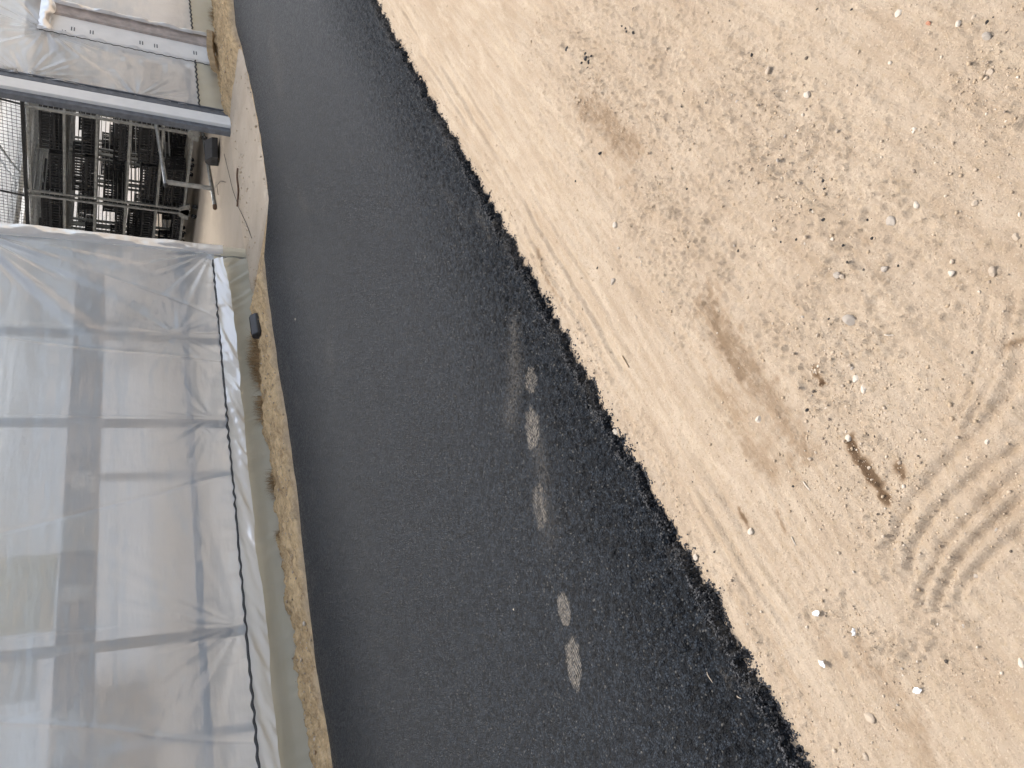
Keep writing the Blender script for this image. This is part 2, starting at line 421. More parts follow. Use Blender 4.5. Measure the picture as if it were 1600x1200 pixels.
def ground_z(x, y, full=False):
    x = np.asarray(x, float); y = np.asarray(y, float)
    near = np.exp(-((np.maximum(np.abs(x - 2) - 6, 0)) / 8) ** 2)
    z = .008 * fbm(x * 1.3, y * 1.3, 3, 1)
    strk = sst(.35, .85, y) * (1 - sst(1.62, 1.68, y))
    z = z + (.0022 + .004 * strk) * fbm(x * 1.6 + y * .6, y * 17, 4, 3)
    z = z + .0015 * strk * fbm(x * 5, y * 60, 3, 9)
    rg = np.zeros_like(x)
    for pts, r in ROUGHS:
        d, _ = seg_dist(x, y, [g(*p) for p in pts]); rg = np.maximum(rg, np.exp(-(d / r) ** 2))
    rg = np.clip(rg * (1.1 + .9 * fbm(x * 7, y * 7, 3, 21)), 0, 1)
    edgez = np.exp(-((y - 1.53) / .05) ** 2)
    n1 = fbm(x * 26, y * 26, 4, 11, .6)
    z = z + (.0016 + .0038 * rg + .005 * edgez) * n1
    cl = vn(x * 55, y * 55, 31); z = z + np.maximum(0, cl - .55) * (.006 + .018 * rg + .012 * edgez)
    cl = vn(x * 110, y * 110, 33); z = z + np.maximum(0, cl - .42) * (.006 + .012 * rg + .008 * edgez)
    cl = fbm(x * 13 + 3, y * 13, 3, 35); z = z + np.maximum(0, np.abs(cl) - .25) * .005 * (.3 + rg)
    cl = vn(x * 160, y * 160, 36); z = z + np.maximum(0, cl - .35) * (.003 + .012 * rg)
    # smeared lips of sand along the road
    for yy, a in ((1.44, .006), (1.37, .003), (1.50, .005), (1.22, .002)):
        yc = yy + .02 * vn(x * 1.3, x * 0 + yy * 10, 8) + .008 * vn(x * 9, x * 0 + yy, 81)
        z = z + a * np.exp(-((y - yc) / .012) ** 2) * sst(-.2, .3, vn(x * 2.1, x * 0 + yy * 5, 12))
        z = z - a * .8 * np.exp(-((y - yc + .018) / .010) ** 2) * sst(-.2, .3, vn(x * 2.1, x * 0 + yy * 5, 12))
    for pts, w, dep in TRACKS:
        G = [g(*p) for p in pts]
        lo = np.min(G, 0) - .15; hi = np.max(G, 0) + .15
        m = (x > lo[0]) & (x < hi[0]) & (y > lo[1]) & (y < hi[1])
        if m.any():
            d, al = seg_dist(x[m], y[m], G)
            d = d + .004 * vn(x[m] * 40, y[m] * 40, 44)
            fade = sst(0, .06, al) * (1 - sst(.8, 1, al))
            z[m] += fade * (-dep * .85 * np.exp(-(d / (w * .55)) ** 2) + dep * .6 * np.exp(-((d - 1.5 * w) / (w * .8)) ** 2) + dep * .25 * vn(x[m] * 70, y[m] * 70, 47) * np.exp(-(d / (1.6 * w)) ** 2))
    # bed under the road, bank between the road and the greenhouse
    le = left_edge(x)
    z = z * near
    bed = sst(R_EDGE + .03, R_EDGE + .12, y) * (1 - sst(le - .10, le + .02, y))
    wy = wall_y(x)
    bank = sst(le - .08, le + .06, y) * (1 - sst(.35, .7, y - wy))
    apron = sst(7.25, 7.7, x) * (1 - sst(11.15, 11.45, x))
    lump = fbm(x * 5, y * 5, 4, 51) * .045 + fbm(x * 14, y * 22, 4, 52) * .035
    hgt = .05 - .03 * (1 - sst(2.4, 4.2, x)) + lump + .05 * np.exp(-((x - 12.5) / 1.1) ** 2)
    z = z * (1 - bed) - .07 * bed
    z = z + bank * (hgt * (1 - apron) - .012 * apron)
    inside = sst(.02, .10, y - wy)
    z = np.where(y > wy, z * (1 - inside) - .05 * inside, z)
    if full: return z, rg, bank * (1 - apron * .3) * (1 - inside), le
    return z

xs = np.array(sorted(grow(-.3, .007, 1.035, -600)) + list(np.arange(-.3, 2.4, .006)) + grow(2.4, .0065, 1.0105, 16) )
xs = np.concatenate([xs, grow(xs[-1], .2, 1.12, 700)])
ys = np.array(sorted(grow(-.45, .007, 1.05, -600)) + list(np.arange(-.45, 1.74, .006)) + grow(1.76, .03, 1.08, 3.9) )
ys = np.concatenate([ys, np.arange(ys[-1] + .1, 6.75, .03)]); ys = np.concatenate([ys, grow(ys[-1], .1, 1.12, 700)])
X, Y = np.meshgrid(xs, ys, indexing='ij')
Z, RG, BK, _ = ground_z(X, Y, True)
ST = np.zeros_like(X)
for pts, r, s in STAINS:
    d, _ = seg_dist(X, Y, [g(*p) for p in pts]); s = min(1.0, s * 1.35)
    m = d < r * 4
    d = d * (1 + .5 * vn(X * 30, Y * 30, 61)) + r * .35 * vn(X * 60, Y * 60, 62) + r * .55 * fbm(X * 5, Y * 14, 3, 63)
    ST = np.where(m, np.maximum(ST, s * np.exp(-(np.maximum(d, 0) / r) ** 2)), ST)
grid_obj('ground', np.stack([X, Y, Z], -1), MT['sand'], attrs={'stain': ST, 'tint': np.clip(BK, 0, 1), 'rough': RG}, kind='structure')

# ------------------------------------------------------------------ road
xr = np.array(sorted(grow(.1, .007, 1.04, -40)) + list(np.arange(.1, 2.5, .0055)) + grow(2.5, .006, 1.009, 18))
xr = np.concatenate([xr, grow(xr[-1], .2, 1.15, 120)])
dr = np.concatenate([np.arange(-.07, .25, .0055), np.arange(.25, 1.0, .0065), np.array(grow(1.0, .008, 1.04, 4.4))])
dr = dr[dr < 4.3]
XR, DR = np.meshgrid(xr, dr, indexing='ij')
wid = left_edge(XR) - R_EDGE                                     # squeeze the far part into the road's real width
far = np.clip((DR - 1.0) / (dr[-1] - 1.0), 0, None)
YR = R_EDGE + np.where(DR < 1.0, DR, 1.0 + far * (wid + .10 - 1.0))
dl = left_edge(XR) + .02 - YR
def road_rag(x, y): return .024 * fbm(x * 9, y * 9, 3, 71) + .022 * fbm(x * 26, y * 26, 3, 72) + .014 * vn(x * 70, y * 70, 74) + .008 * vn(x * 140, y * 140, 78)
rag = road_rag(XR, YR)
e = DR + rag
ZR = -.075 + .105 * sst(-.030, .03, e) + .012 * sst(.03, .22, e) - .05 * (1 - sst(-.03, .10, dl)) - .02 * (1 - sst(0, .35, dl))
coarse = 1 - sst(.0, .75, DR)
fine = 1 - sst(.6, 1.6, DR)
ZR = ZR + (.0045 * coarse + .0012 * fine) * vn(XR * 120, YR * 120, 75) + (.006 * coarse + .001 * fine) * vn(XR * 60, YR * 60, 76) + .004 * fbm(XR * 1.1, YR * 1.1, 2, 77)
DU = np.zeros_like(XR); PR = np.zeros_like(XR); FU = np.zeros_like(XR); FV = np.zeros_like(XR)
PRINTS = [((893, 922), (899, 978), .052, 1.0), ((909, 988), (915, 1084), .058, 1.0), ((843, 573), (843, 620), .055, .8),
          ((842, 632), (848, 708), .066, .95), ((852, 745), (862, 838), .062, .6)]
for a, b_, w, s in PRINTS:
    ga, gb = g(*a), g(*b_); c = (ga + gb) / 2; d = gb - ga; L = np.hypot(*d); d = d / L
    u = (XR - c[0]) * d[0] + (YR - c[1]) * d[1]; v = -(XR - c[0]) * d[1] + (YR - c[1]) * d[0]
    m = (np.abs(u) < L) & (np.abs(v) < w * 2.2)
    q = (np.abs(u) / (L / 2)) ** 2.2 + (np.abs(v) / (w * (1 - .25 * (u / L)))) ** 2 + .40 * fbm(XR * 28, YR * 28, 3, 88)
    msk = s * (1 - sst(.35, 1.15, q))
    PR = np.where(m, np.maximum(PR, msk), PR); FU = np.where(m, u, FU); FV = np.where(m, v, FV)
for pts, r, s in [([(806, 508), (808, 545)], .045, .62), ([(806, 550), (808, 600), (800, 650)], .06, .52), ([(843, 690), (852, 745)], .05, .45),
                  ([(852, 765), (860, 832)], .06, .28), ([(515, 540), (520, 565)], .10, .16),
                  ([(440, 540), (460, 610), (470, 650)], .025, .5), ([(475, 820), (497, 930), (512, 1040)], .018, .45), ([(488, 760), (500, 800)], .02, .4),
                  ([(432, 480), (440, 520)], .03, .4), ([(745, 330), (765, 370)], .02, .4), ([(690, 290), (735, 350)], .03, .14),
                  ([(480, 860), (520, 1080)], .012, .3), ([(470, 300), (480, 330)], .06, .2), ([(425, 60), (440, 130)], .15, .2), ([(1130, 1050), (1140, 1070)], .01, .5),
                  ([(405, 10), (402, 90)], .15, .1), ([(640, 520), (700, 650)], .2, .02)]:
    d, _ = seg_dist(XR, YR, [g(*p, .03) for p in pts]); DU = np.maximum(DU, .62 * s * np.exp(-(d / r) ** 2))
DU = np.maximum(DU, .35 * (1 - sst(0, .06, e + .02 * vn(XR * 20, YR * 20, 90))) * (vn(XR * 3, YR * 3, 91) > .1))
DU = np.maximum(DU, .30 * (1 - sst(.0, .12, dl)))
grid_obj('road', np.stack([XR, YR, ZR], -1), MT['road'], attrs={'dust': DU, 'print': PR, 'fu': FU, 'fv': FV, 'edge': coarse}, kind='structure')

# ------------------------------------------------------------------ concrete apron and floor of the greenhouse
def wgrid(s0, s1, n, t0, t1, m, z, amp=.004, edge=None):
    S, T = np.meshgrid(np.linspace(s0, s1, n), np.linspace(t0, t1, m), indexing='ij')
    Zz = z + amp * fbm(S * 2, T * 2, 4, 101)
    P = np.stack([A0[0] + WD[0] * S + WN[0] * T, A0[1] + WD[1] * S + WN[1] * T, Zz], -1)
    return P
# apron: from inside the door out to the road
ax = np.linspace(7.55, 11.5, 160); av = np.linspace(0, 1, 60)
AX, AV = np.meshgrid(ax, av, indexing='ij')
y0 = left_edge(AX) - .01 + .03 * vn(AX * 8, AX * 0, 111) + .02 * vn(AX * 30, AX * 0, 112); y1 = wall_y(AX) + .06
AY = y0 + (y1 - y0) * AV
AZ = .016 + .008 * fbm(AX * 3, AY * 3, 4, 113) + .004 * fbm(AX * 25, AY * 25, 3, 114) - .04 * (1 - sst(0, .10, AV)) - .008 * sst(.35, 1.0, AV)
AZ -= .10 * (1 - sst(7.55, 7.75, AX)) + .10 * sst(11.3, 11.5, AX)
grid_obj('apron', np.stack([AX, AY, AZ], -1), MT['slab'], kind='structure')
grid_obj('floor', wgrid(-8.9, 21.9, 200, .061, 15.9, 120, .003, .002), MT['floor'], kind='structure')

# ------------------------------------------------------------------ greenhouse (local frame: s along the wall, t into the house, z up)
GH = empty('greenhouse', (A0[0], A0[1], 0), WROT, label='long polythene film greenhouse with an open doorway beside the new asphalt road', cat='greenhouse')
EAVE, RIDGE = 3.3, 5.0
S0, S1, T1 = -9.0, 22.0, 16.0
JAMB = 6.02           # left side of the doorway
POST = 8.72           # right side

def fan(S, Zz, cs, cz, a0, a1, k, amp, r0, seed):
    dx, dz = S - cs, Zz - cz; r = np.hypot(dx, dz) + 1e-6; th = np.arctan2(dz, dx)
    win = sst(a0, a0 + .25, th) * (1 - sst(a1 - .25, a1, th))
    return amp * win * np.exp(-(r / r0)) * sst(.02, .12, r) * vn(th * k, r * .6, seed)

pipes_px = (515, 652, 1003)
PIPES = [wl_pt(150, y)[0] for y in pipes_px]
# left wall film
s_ = np.concatenate([np.linspace(S0, -1.6, 40), np.arange(-1.55, JAMB + .01, .012)]); z_ = np.concatenate([np.arange(.385, 2.75, .022), np.linspace(2.77, EAVE, 14)])
S, Zz = np.meshgrid(s_, z_, indexing='ij')
T = .012 * fbm(S * .9, Zz * .7, 3, 120) + .003 * fbm(S * 4, Zz * 2, 3, 121)
T += fan(S, Zz, JAMB, 2.85, -3.3, -1.5, 11, .055, .9, 122) + fan(S, Zz, JAMB, .40, 1.4, 3.2, 12, .035, .55, 123)
T += fan(S, Zz, PIPES[0], .85, -3.2, 3.2, 9, .008, .35, 124) + fan(S, Zz, PIPES[1], .55, 0, 3.2, 11, .011, .3, 125)
T += fan(S, Zz, PIPES[2], .45, 0, 3.2, 12, .009, .8, 126)
for i, p in enumerate(PIPES):
    T -= .012 * np.exp(-((S - p - .01 * vn(Zz * 2, Zz * 0, i)) / .045) ** 2)
for c, sl, a in ((5.2, .5, .012), (4.3, .12, .016), (3.45, .02, .014), (2.6, -.3, .012), (1.35, .02, .020), (.9, -.14, .016), (.45, .25, .014)):      # long soft creases
    cc = c + sl * (Zz - 1) + .05 * vn(Zz * 1.2, Zz * 0 + c, 130)
    T += a * np.exp(-np.abs(S - cc) / .016) * sst(-.3, .3, vn(Zz * .9, Zz * 0 + c * 3, 132) + .25)
bl = np.exp(-((Zz - .39) / .10) ** 2); T += bl * .010 * vn(S * 14, Zz * 3, 131)
grid_obj('wall_film', np.stack([S, T, Zz], -1), MT['film'], GH, label='large clear film wall with creases left of the doorway')
# skirt below it
z2 = np.linspace(-.06, .40, 26)
S, Zz = np.meshgrid(np.concatenate([np.linspace(S0, -1.6, 40), np.arange(-1.55, 5.95, .02)]), z2, indexing='ij')
T = -.01 + .010 * fbm(S * 1.1, Zz, 3, 140) + .006 * vn(S * 9 + Zz * 6, Zz * 1.2, 141) + .004 * vn(S * 25 + Zz * 10, Zz, 142)
T += .022 * np.exp(-((S - 5.6) / .5) ** 2) * vn((S + Zz * .9) * 16, Zz * .6, 143) - .03 * (1 - sst(-.05, .15, Zz))
grid_obj('skirt_film', np.stack([S, T, Zz], -1), MT['skirt'], GH)
# corner of the skirt folded round the door jamb
v = np.linspace(0, 1, 10); Sv, Zv = np.meshgrid(np.linspace(5.95, 6.16, 10), np.linspace(-.03, .31, 14), indexing='ij')
Tv = -.02 + .03 * ((Sv - 5.95) / .2) ** 2 + .012 * vn(Sv * 20, Zv * 8, 145)
grid_obj('skirt_film', np.stack([Sv, Tv, Zv], -1), MT['skirt'], GH)
# dark channel with its wavy wire, and the white strip folded over it
ss = np.concatenate([np.linspace(S0, -1.6, 30), np.arange(-1.55, 5.86, .012)])
wv = (.006 + .006 * vn(ss * 4, ss * 0, 149)) * np.sin(ss * 2 * math.pi / .14 + 1.2 * np.sin(ss * 2.1)) + .004 * vn(ss * 5, ss * 0, 150)
P = np.zeros((len(ss), 5, 3))
for j, (zz, tt) in enumerate(((.390, -.018), (.394, -.026), (.404, -.030), (.411, -.024), (.414, .01))):
    P[:, j] = np.stack([ss, np.full_like(ss, tt), zz + wv * (.3 + .5 * (j > 1))], -1)
grid_obj('film_channel', P, MT['wire'], GH)
P = np.zeros((len(ss), 12, 3))
wdt = .142 + .020 * fbm(ss * 1.1, ss * 0, 3, 151) - .045 * sst(4.9, 5.86, ss)
for j in range(12):
    q = j / 11
    bulge = -.032 - .045 * q - .014 * q * vn(ss * 2.0, ss * 0 + .2, 152) - .018 * math.sin(q * 3.1) * vn(ss * 4.5 + q * 2.5, ss * 0 + q * .8, 153) - .008 * (.4 + q) * vn(ss * 12 + q * 4, ss * 0 + q, 154)
    zt = .398 + .5 * wv * (1 - q) - wdt * q + .012 * q * vn(ss * 4, ss * 0, 155)
    P[:, j] = np.stack([ss, bulge, zt], -1)
grid_obj('edge_strip', P, MT['white_film'], GH, label='white folded film strip along the bottom of the wall')
# rolled film down the left side of the doorway
zz = np.linspace(.28, EAVE, 220); P = np.zeros((len(zz), 14, 3))
for j in range(14):
    a = math.pi * (j / 13 * 1.25 - .15)
    rw = .085 + .012 * fbm(zz * 2.2, zz * 0 + j * .15, 3, 160)
    sx = 6.06 - .005 * (zz - .3) - rw * np.cos(a) + .012 * vn(zz * 1.5, zz * 0, 161)
    tt = -.005 - .040 * np.sin(a) * (1 + .4 * vn(zz * 3.5, zz * 0 + j * .4, 162)) + .006 * vn(zz * 11, zz * 0 + j * .5, 163)
    P[:, j] = np.stack([sx, tt, zz], -1)
grid_obj('film_flap', P, MT['flap'], GH, label='crumpled roll of film down the left edge of the doorway')
m = MB(); m.box((5.98, .03, 0), (6.06, .11, EAVE)); m.build('door_jamb', MT['galv'], GH)
# white post and grey rail right of the doorway
m = MB(); m.box((POST - .01, -.07, -.02), (POST + .21, .05, EAVE + .1)); m.build('door_post', MT['white'], GH, .006, label='white painted upright post right of the doorway')
m = MB(); m.box((POST + .213, -.055, -.02), (POST + .37, .06, EAVE + .05)); m.box((POST + .213, -.075, -.02), (POST + .235, -.056, EAVE)); m.box((POST + .35, -.07, -.02), (POST + .37, -.056, EAVE))
m.build('door_rail', MT['bracket'], GH, .003, label='grey metal channel beside the white post')
m = MB(); m.box((POST - .10, -.02, 0), (POST - .012, .06, EAVE)); m.build('door_jamb', MT['bracket'], GH)
m = MB(); m.box((JAMB + .06, .0, 3.02), (POST - .012, .09, EAVE + .1)); m.build('door_header', MT['galv'], GH, .005)
# right film wall with the torn opening
H0, H1, HZ0, HZ1 = 10.33, 11.20, .04, 2.36
FR0 = POST + .33
s_ = np.concatenate([np.arange(FR0, 13.2, .022), np.linspace(13.2, S1, 60)]); z_ = np.concatenate([np.arange(.40, 2.8, .022), np.linspace(2.82, EAVE, 12)])
def right_T(S, Zz):
    T = -.035 + .014 * fbm(S * .9, Zz * .8, 3, 170) + .004 * fbm(S * 4, Zz * 3, 3, 171)
    T += fan(S, Zz, H0, HZ1, -4, 4, 9, .05, .45, 172) + fan(S, Zz, FR0, 2.5, -1.6, 1.6, 12, .05, .5, 173) + fan(S, Zz, FR0, 1.2, -1.6, 1.6, 9, .03, .3, 174)
    T += .02 * np.exp(-((S - FR0) / .18) ** 2) * vn(S * 6 + Zz * 3, Zz * 8, 175) - .02 * np.exp(-((S - FR0) / .08) ** 2)
    T += .018 * np.exp(-np.abs(S - H0 + .1) / .2) * vn(S * 5, Zz * 9, 176)
    return T
S, Zz = np.meshgrid(s_, z_, indexing='ij'); T = right_T(S, Zz)
sc = (S[:-1, :-1] + S[1:, 1:]) / 2; zc = (Zz[:-1, :-1] + Zz[1:, 1:]) / 2
wob = .03 * vn(zc * 5, zc * 0, 177)
keep = ~((sc > H0 + wob) & (sc < H1 + wob * .6) & (zc < HZ1 - .05 + .5 * wob))
grid_obj('wall_film', np.stack([S, T, Zz], -1), MT['film_r'], GH, keep=keep, label='milky film wall with a torn opening right of the doorway')
z2 = np.linspace(-.06, .42, 24); S, Zz = np.meshgrid(np.concatenate([np.arange(FR0, 13.2, .025), np.linspace(13.2, S1, 50)]), z2, indexing='ij')
T = -.045 + .012 * vn(S * 5 + Zz * 4, Zz * 1.5, 180) + .005 * vn(S * 20, Zz * 2, 181)
sc = (S[:-1, :-1] + S[1:, 1:]) / 2
grid_obj('skirt_film', np.stack([S, T, Zz], -1), MT['skirt'], GH, keep=~((sc > H0) & (sc < H1)))
ss = np.concatenate([np.arange(FR0, H0 - .03, .012)]); 
for a, b_ in ((FR0, H0 - .03), (H1 + .03, 14.0)):
    ss = np.arange(a, b_, .012); wv = .007 * np.sin(ss * 2 * math.pi / .14)
    P = np.zeros((len(ss), 4, 3))
    for j, (zz_, tt) in enumerate(((.395, -.075), (.402, -.085), (.414, -.085), (.42, -.07))): P[:, j] = np.stack([ss, np.full_like(ss, tt), zz_ + wv], -1)
    grid_obj('film_channel', P, MT['wire'], GH)
# crinkled lip of film round the tear
def lip(pts, wdir, seed, wid=.11):
    pts = np.array(pts, float); L = np.concatenate([[0], np.cumsum(np.hypot(*np.diff(pts, axis=0).T))]); n = int(L[-1] / .015)
    q = np.linspace(0, L[-1], n); px = np.interp(q, L, pts[:, 0]); pz = np.interp(q, L, pts[:, 1])
    P = np.zeros((n, 9, 3))
    for j in range(9):
        f = j / 8
        w = wid * (1 + .35 * vn(q * 3, q * 0, seed)) * f
        P[:, j] = np.stack([px + wdir[0] * w + .006 * vn(q * 25, q * 0 + f * 2, seed + 1), -.045 - .03 * math.sin(f * 3.1) - .018 * vn(q * 9, q * 0 + f * 1.5, seed + 2) * math.sin(f * 3.1) , pz + wdir[1] * w], -1)
    return P
grid_obj('torn_lip', lip([(H0 - .02, HZ1 + .1), (H1 + .03, HZ1 + .1)], (0, -1), 190, .17), MT['flap'], GH)
grid_obj('torn_lip', lip([(H0 - .05, HZ1 + .1), (H0 - .04, .05)], (1, 0), 193, .10), MT['flap'], GH)
grid_obj('torn_lip', lip([(H1 + .06, HZ1 + .1), (H1 + .06, .05)], (-1, 0), 196, .08), MT['flap'], GH)
m = MB(); zq = [HZ1 + .1 - .02 * i for i in range(118)]
pz_ = np.linspace(.08, HZ1 + .1, 150); m.tube([(H0 - .045 + .008 * math.sin(z * 45) + .004 * math.sin(z * 111), -.056, z) for z in pz_], .006, 5)
m.build('film_channel', MT['wire'], GH)
# timber reveal and white panel behind the tear
m = MB(); m.box((H1 - .21, .0, 0), (H1 + .1, .10, HZ1 + .3)); m.build('timber_stud', MT['timber'], GH, .004, label='brown timber stud inside the torn opening')
m = MB(); m.box((H0 - .12, .04, 0), (H1 - .213, .075, HZ1 + .02)); m.box((H0 - .12, .02, HZ1 + .023), (H1 - .213, .07, HZ1 + .25))
wp = m.build('white_panel', MT['white'], GH, .004, label='white slotted panel seen through the torn film')
m = MB()
for zc_, sc_ in ((2.02, .34), (1.78, .36), (1.12, .36), (.92, .36), (.36, .40), (2.13, .2)):
    for dz in (0, .035):
        m = MB(); m.box((H0 + sc_ - .05, .036, zc_ + dz - .008), (H0 + sc_ + .05, .0397, zc_ + dz + .008)); m.build('slot', MT['bracket'], wp)

m = MB()
m.box((H0 - .02, .036, .1), (H0 - .012, .0397, 2.1))
m.build('panel_edge', MT['bracket'], wp)
# frame: posts, rails, arches, purlins
for p in PIPES + [-2.0, -4.5, -7.0, 13.0, 15.2, 17.4, 19.6, 21.9]:
    m = MB(); m.tube([(p, .10, 0), (p, .10, EAVE)], .045, 12); m.build('frame_post', MT['galv'], GH, smooth=True)
for zz_ in (.74,):
    m = MB(); m.box((S0, .085, zz_ - .03), (5.97, .125, zz_ + .03)); m.build('wall_rail', MT['galv'], GH)
m = MB(); m.box((S0, .1, EAVE), (S1, .22, EAVE + .12)); m.build('wall_rail', MT['galv'], GH)
m = MB(); m.box((S0, .02, .0), (5.97, .06, .24)); m.build('base_board', MT['timber'], GH)
m = MB(); m.box((FR0, .02, .0), (H0 - .13, .06, .24)); m.build('base_board', MT['timber'], GH)
def roof_z(t):
    u = (t % 8.0) / 8.0; return EAVE + (RIDGE - EAVE) * (1 - abs(2 * u - 1)) ** .8 if 0 < t < 16 else EAVE
tt = np.linspace(0.0, T1, 81); sr = np.linspace(S0, S1, 60)
Sg, Tg = np.meshgrid(sr, tt, indexing='ij'); Zg = np.vectorize(roof_z)(Tg)
grid_obj('roof_film', np.stack([Sg, Tg, Zg + .16], -1), MT['roof'], GH)
for sa in np.arange(S0 + .02, S1, 4.42):
    m = MB(); m.tube([(sa, t, roof_z(t) + .06) for t in np.linspace(.02, T1 - .02, 41)], .03, 6); m.build('roof_arch', MT['galv'], GH, smooth=True)
for t in list(np.arange(1.0, 15.6, 1.0)):
    m = MB(); m.box((S0 + .01, t - .03, roof_z(t) + .095), (S1 - .01, t + .03, roof_z(t) + .15)); m.build('purlin', MT['galv'], GH)
for t in np.arange(5.2, 15.5, 1.25):
    m = MB(); m.box((S0 + .1, t, EAVE - .22), (S1 - .1, t + .62, EAVE - .215)); m.build('shade_strip', MT['white'], GH)
# far wall and ends
Sg, Zg = np.meshgrid(np.linspace(S0, S1, 60), np.linspace(0, EAVE + .15, 12), indexing='ij')
grid_obj('back_film', np.stack([Sg, np.full_like(Sg, T1) + .02 * vn(Sg, Zg, 5), Zg], -1), MT['back'], GH)
for se in (S0, S1):
    Tg, Uz = np.meshgrid(tt, np.linspace(0, 1, 12), indexing='ij'); Zg = Uz * (np.vectorize(roof_z)(Tg) + .16)
    grid_obj('end_film', np.stack([np.full_like(Tg, se), Tg, Zg], -1), MT['film_r'], GH)
for t in np.arange(2, 15.9, 2.0):
    m = MB(); m.tube([(S1 - .06, t, 0), (S1 - .06, t, roof_z(t))], .035, 8); m.build('frame_post', MT['galv'], GH)
m = MB(); m.box((S0, T1 - .30, 0), (7.0, T1 - .12, 1.75)); m.build('base_wall', MT['floor'], GH)
for z in (.9, 1.8, 2.6):
    m = MB(); m.box((S0, T1 - .09, z - .05), (S1, T1 - .045, z + .05)); m.build('wall_rail', MT['galv'], GH)

# ------------------------------------------------------------------ racks and crates in the doorway
def copy_tree(o, parent=None):
    c = o.copy(); COL.objects.link(c)
    if parent: c.parent = parent
    for ch in [q for q in bpy.data.objects if q.parent == o]: copy_tree(ch, c)
    return c
LEV = (.24, .70, 1.20, 1.69, 2.16, 2.66)
RW, RDp = 1.62, 1.30
def make_rack():
    r = empty('storage_rack', (0, 0, 0))
    for (s, t) in ((0, 0), (RDp, 0), (0, RW), (RDp, RW)):
        m = MB(); m.box((s - .02, t - .02, .13), (s + .02, t + .02, 2.70)); m.build('post', MT['rack'], r, .004)
        f = MB(); sg = 1 if t == 0 else -1
        f.add([(s - .026, t - .05, .32), (s - .026, t + .05, .32), (s - .026, t + .12, .20), (s - .026, t + .12, .15), (s - .026, t - .12, .15), (s - .026, t - .12, .20),
               (s + .026, t - .05, .32), (s + .026, t + .05, .32), (s + .026, t + .12, .20), (s + .026, t + .12, .15), (s + .026, t - .12, .15), (s + .026, t - .12, .20)],
              [(0, 1, 2, 3, 4, 5), (11, 10, 9, 8, 7, 6), (0, 6, 7, 1), (1, 7, 8, 2), (2, 8, 9, 3), (3, 9, 10, 4), (4, 10, 11, 5), (5, 11, 6, 0)])
        f.build('foot_bracket', MT['rack'], r)
        w = MB(); w.tube([(s + .03, t + sg * .06 - .018, .052), (s + .03, t + sg * .06 + .018, .052)], .049, 16); ca = w.build('caster', MT['black'], r, .004)
        h = MB(); h.tube([(s + .03, t + sg * .06 - .028, .055), (s + .03, t + sg * .06 + .028, .055)], .014, 10); h.build('hub', MT['galv'], ca)
    for z in LEV:
        m = MB()
        for s in (0, RDp): m.box((s - .016, .02, z - .02), (s + .016, RW - .02, z + .02))
        for t in (0, RW): m.box((.02, t - .014, z - .018), (RDp - .02, t + .014, z + .018))
        for q in np.linspace(.12, RDp - .12, 7): m.box((q - .006, .014, z - .008), (q + .006, RW - .014, z + .004))
        m.build('shelf', MT['rack'], r)
    for t in (0, RW):
        m = MB()
        for z in np.arange(.36, 2.62, .075):
            if min(abs(z - l) for l in LEV) > .03: m.tube([(.02, t, z), (RDp - .02, t, z)], .006, 6)
        m.build('side_rungs', MT['rack'], r)
    return r
rack_p = make_rack()
def crate_mesh(hh):
    m = MB(); L, Wd, w = .72, .40, .012
    m.box((0, 0, 0), (Wd, L, .012))
    for s in (0, Wd - w):
        n = 12
        for i in range(n + 1):
            t = i * (L - .022) / n; m.box((s, t, .013), (s + w, t + .022, hh - .03))
    for t in (0, L - w):
        for i in range(7):
            s = w + .02 + i * (Wd - .06) / 6.5; m.box((s, t, .013), (s + .022, t + w, hh - .03))
    m.box((-.004, -.004, hh - .029), (Wd + .004, w + .004, hh)); m.box((-.004, L - w - .004, hh - .029), (Wd + .004, L + .004, hh))
    m.box((-.004, w + .005, hh - .029), (w, L - w - .005, hh)); m.box((Wd - w, w + .005, hh - .029), (Wd + .004, L - w - .005, hh))
    m.box((.001, .001, .045), (w - .001, L - .001, .06))
    return m
CR = [crate_mesh(.20).build('plastic_crate', MT['black']), crate_mesh(.13).build('plastic_crate', MT['black'])]
used = [False, False]
def place_crate(i, s, t, z, rz, lab):
    o = CR[i] if not used[i] else CR[i].copy()
    if used[i]: COL.objects.link(o)
    used[i] = True
    p = W(s, t); o.location = (p[0], p[1], z); o.rotation_euler = (0, 0, WROT + rz)
    tag(o, lab, 'crate', 'black crates stacked on the racks')
RACKS = [(10.90, 1.60), (10.90, 3.32), (10.90, 5.04), (12.38, 1.60), (12.38, 3.32), (12.38, 5.04), (13.86, 3.32), (13.86, 5.04), (10.90, 6.76)]
RLAB = ['nearest tall steel rack on castors just inside the doorway', 'second tall steel rack next to the nearest one, partly behind the film flap',
        'third steel rack in the front row inside the greenhouse, hidden by film', 'steel rack directly behind the nearest rack, back row against the door side',
        'steel rack in the back row behind the second front rack', 'steel rack in the back row behind the third front rack',
        'steel rack in the rearmost row on the doorway side', 'steel rack in the rearmost row on the far side', 'fourth and farthest steel rack of the front row']
rngc = random.Random(3)
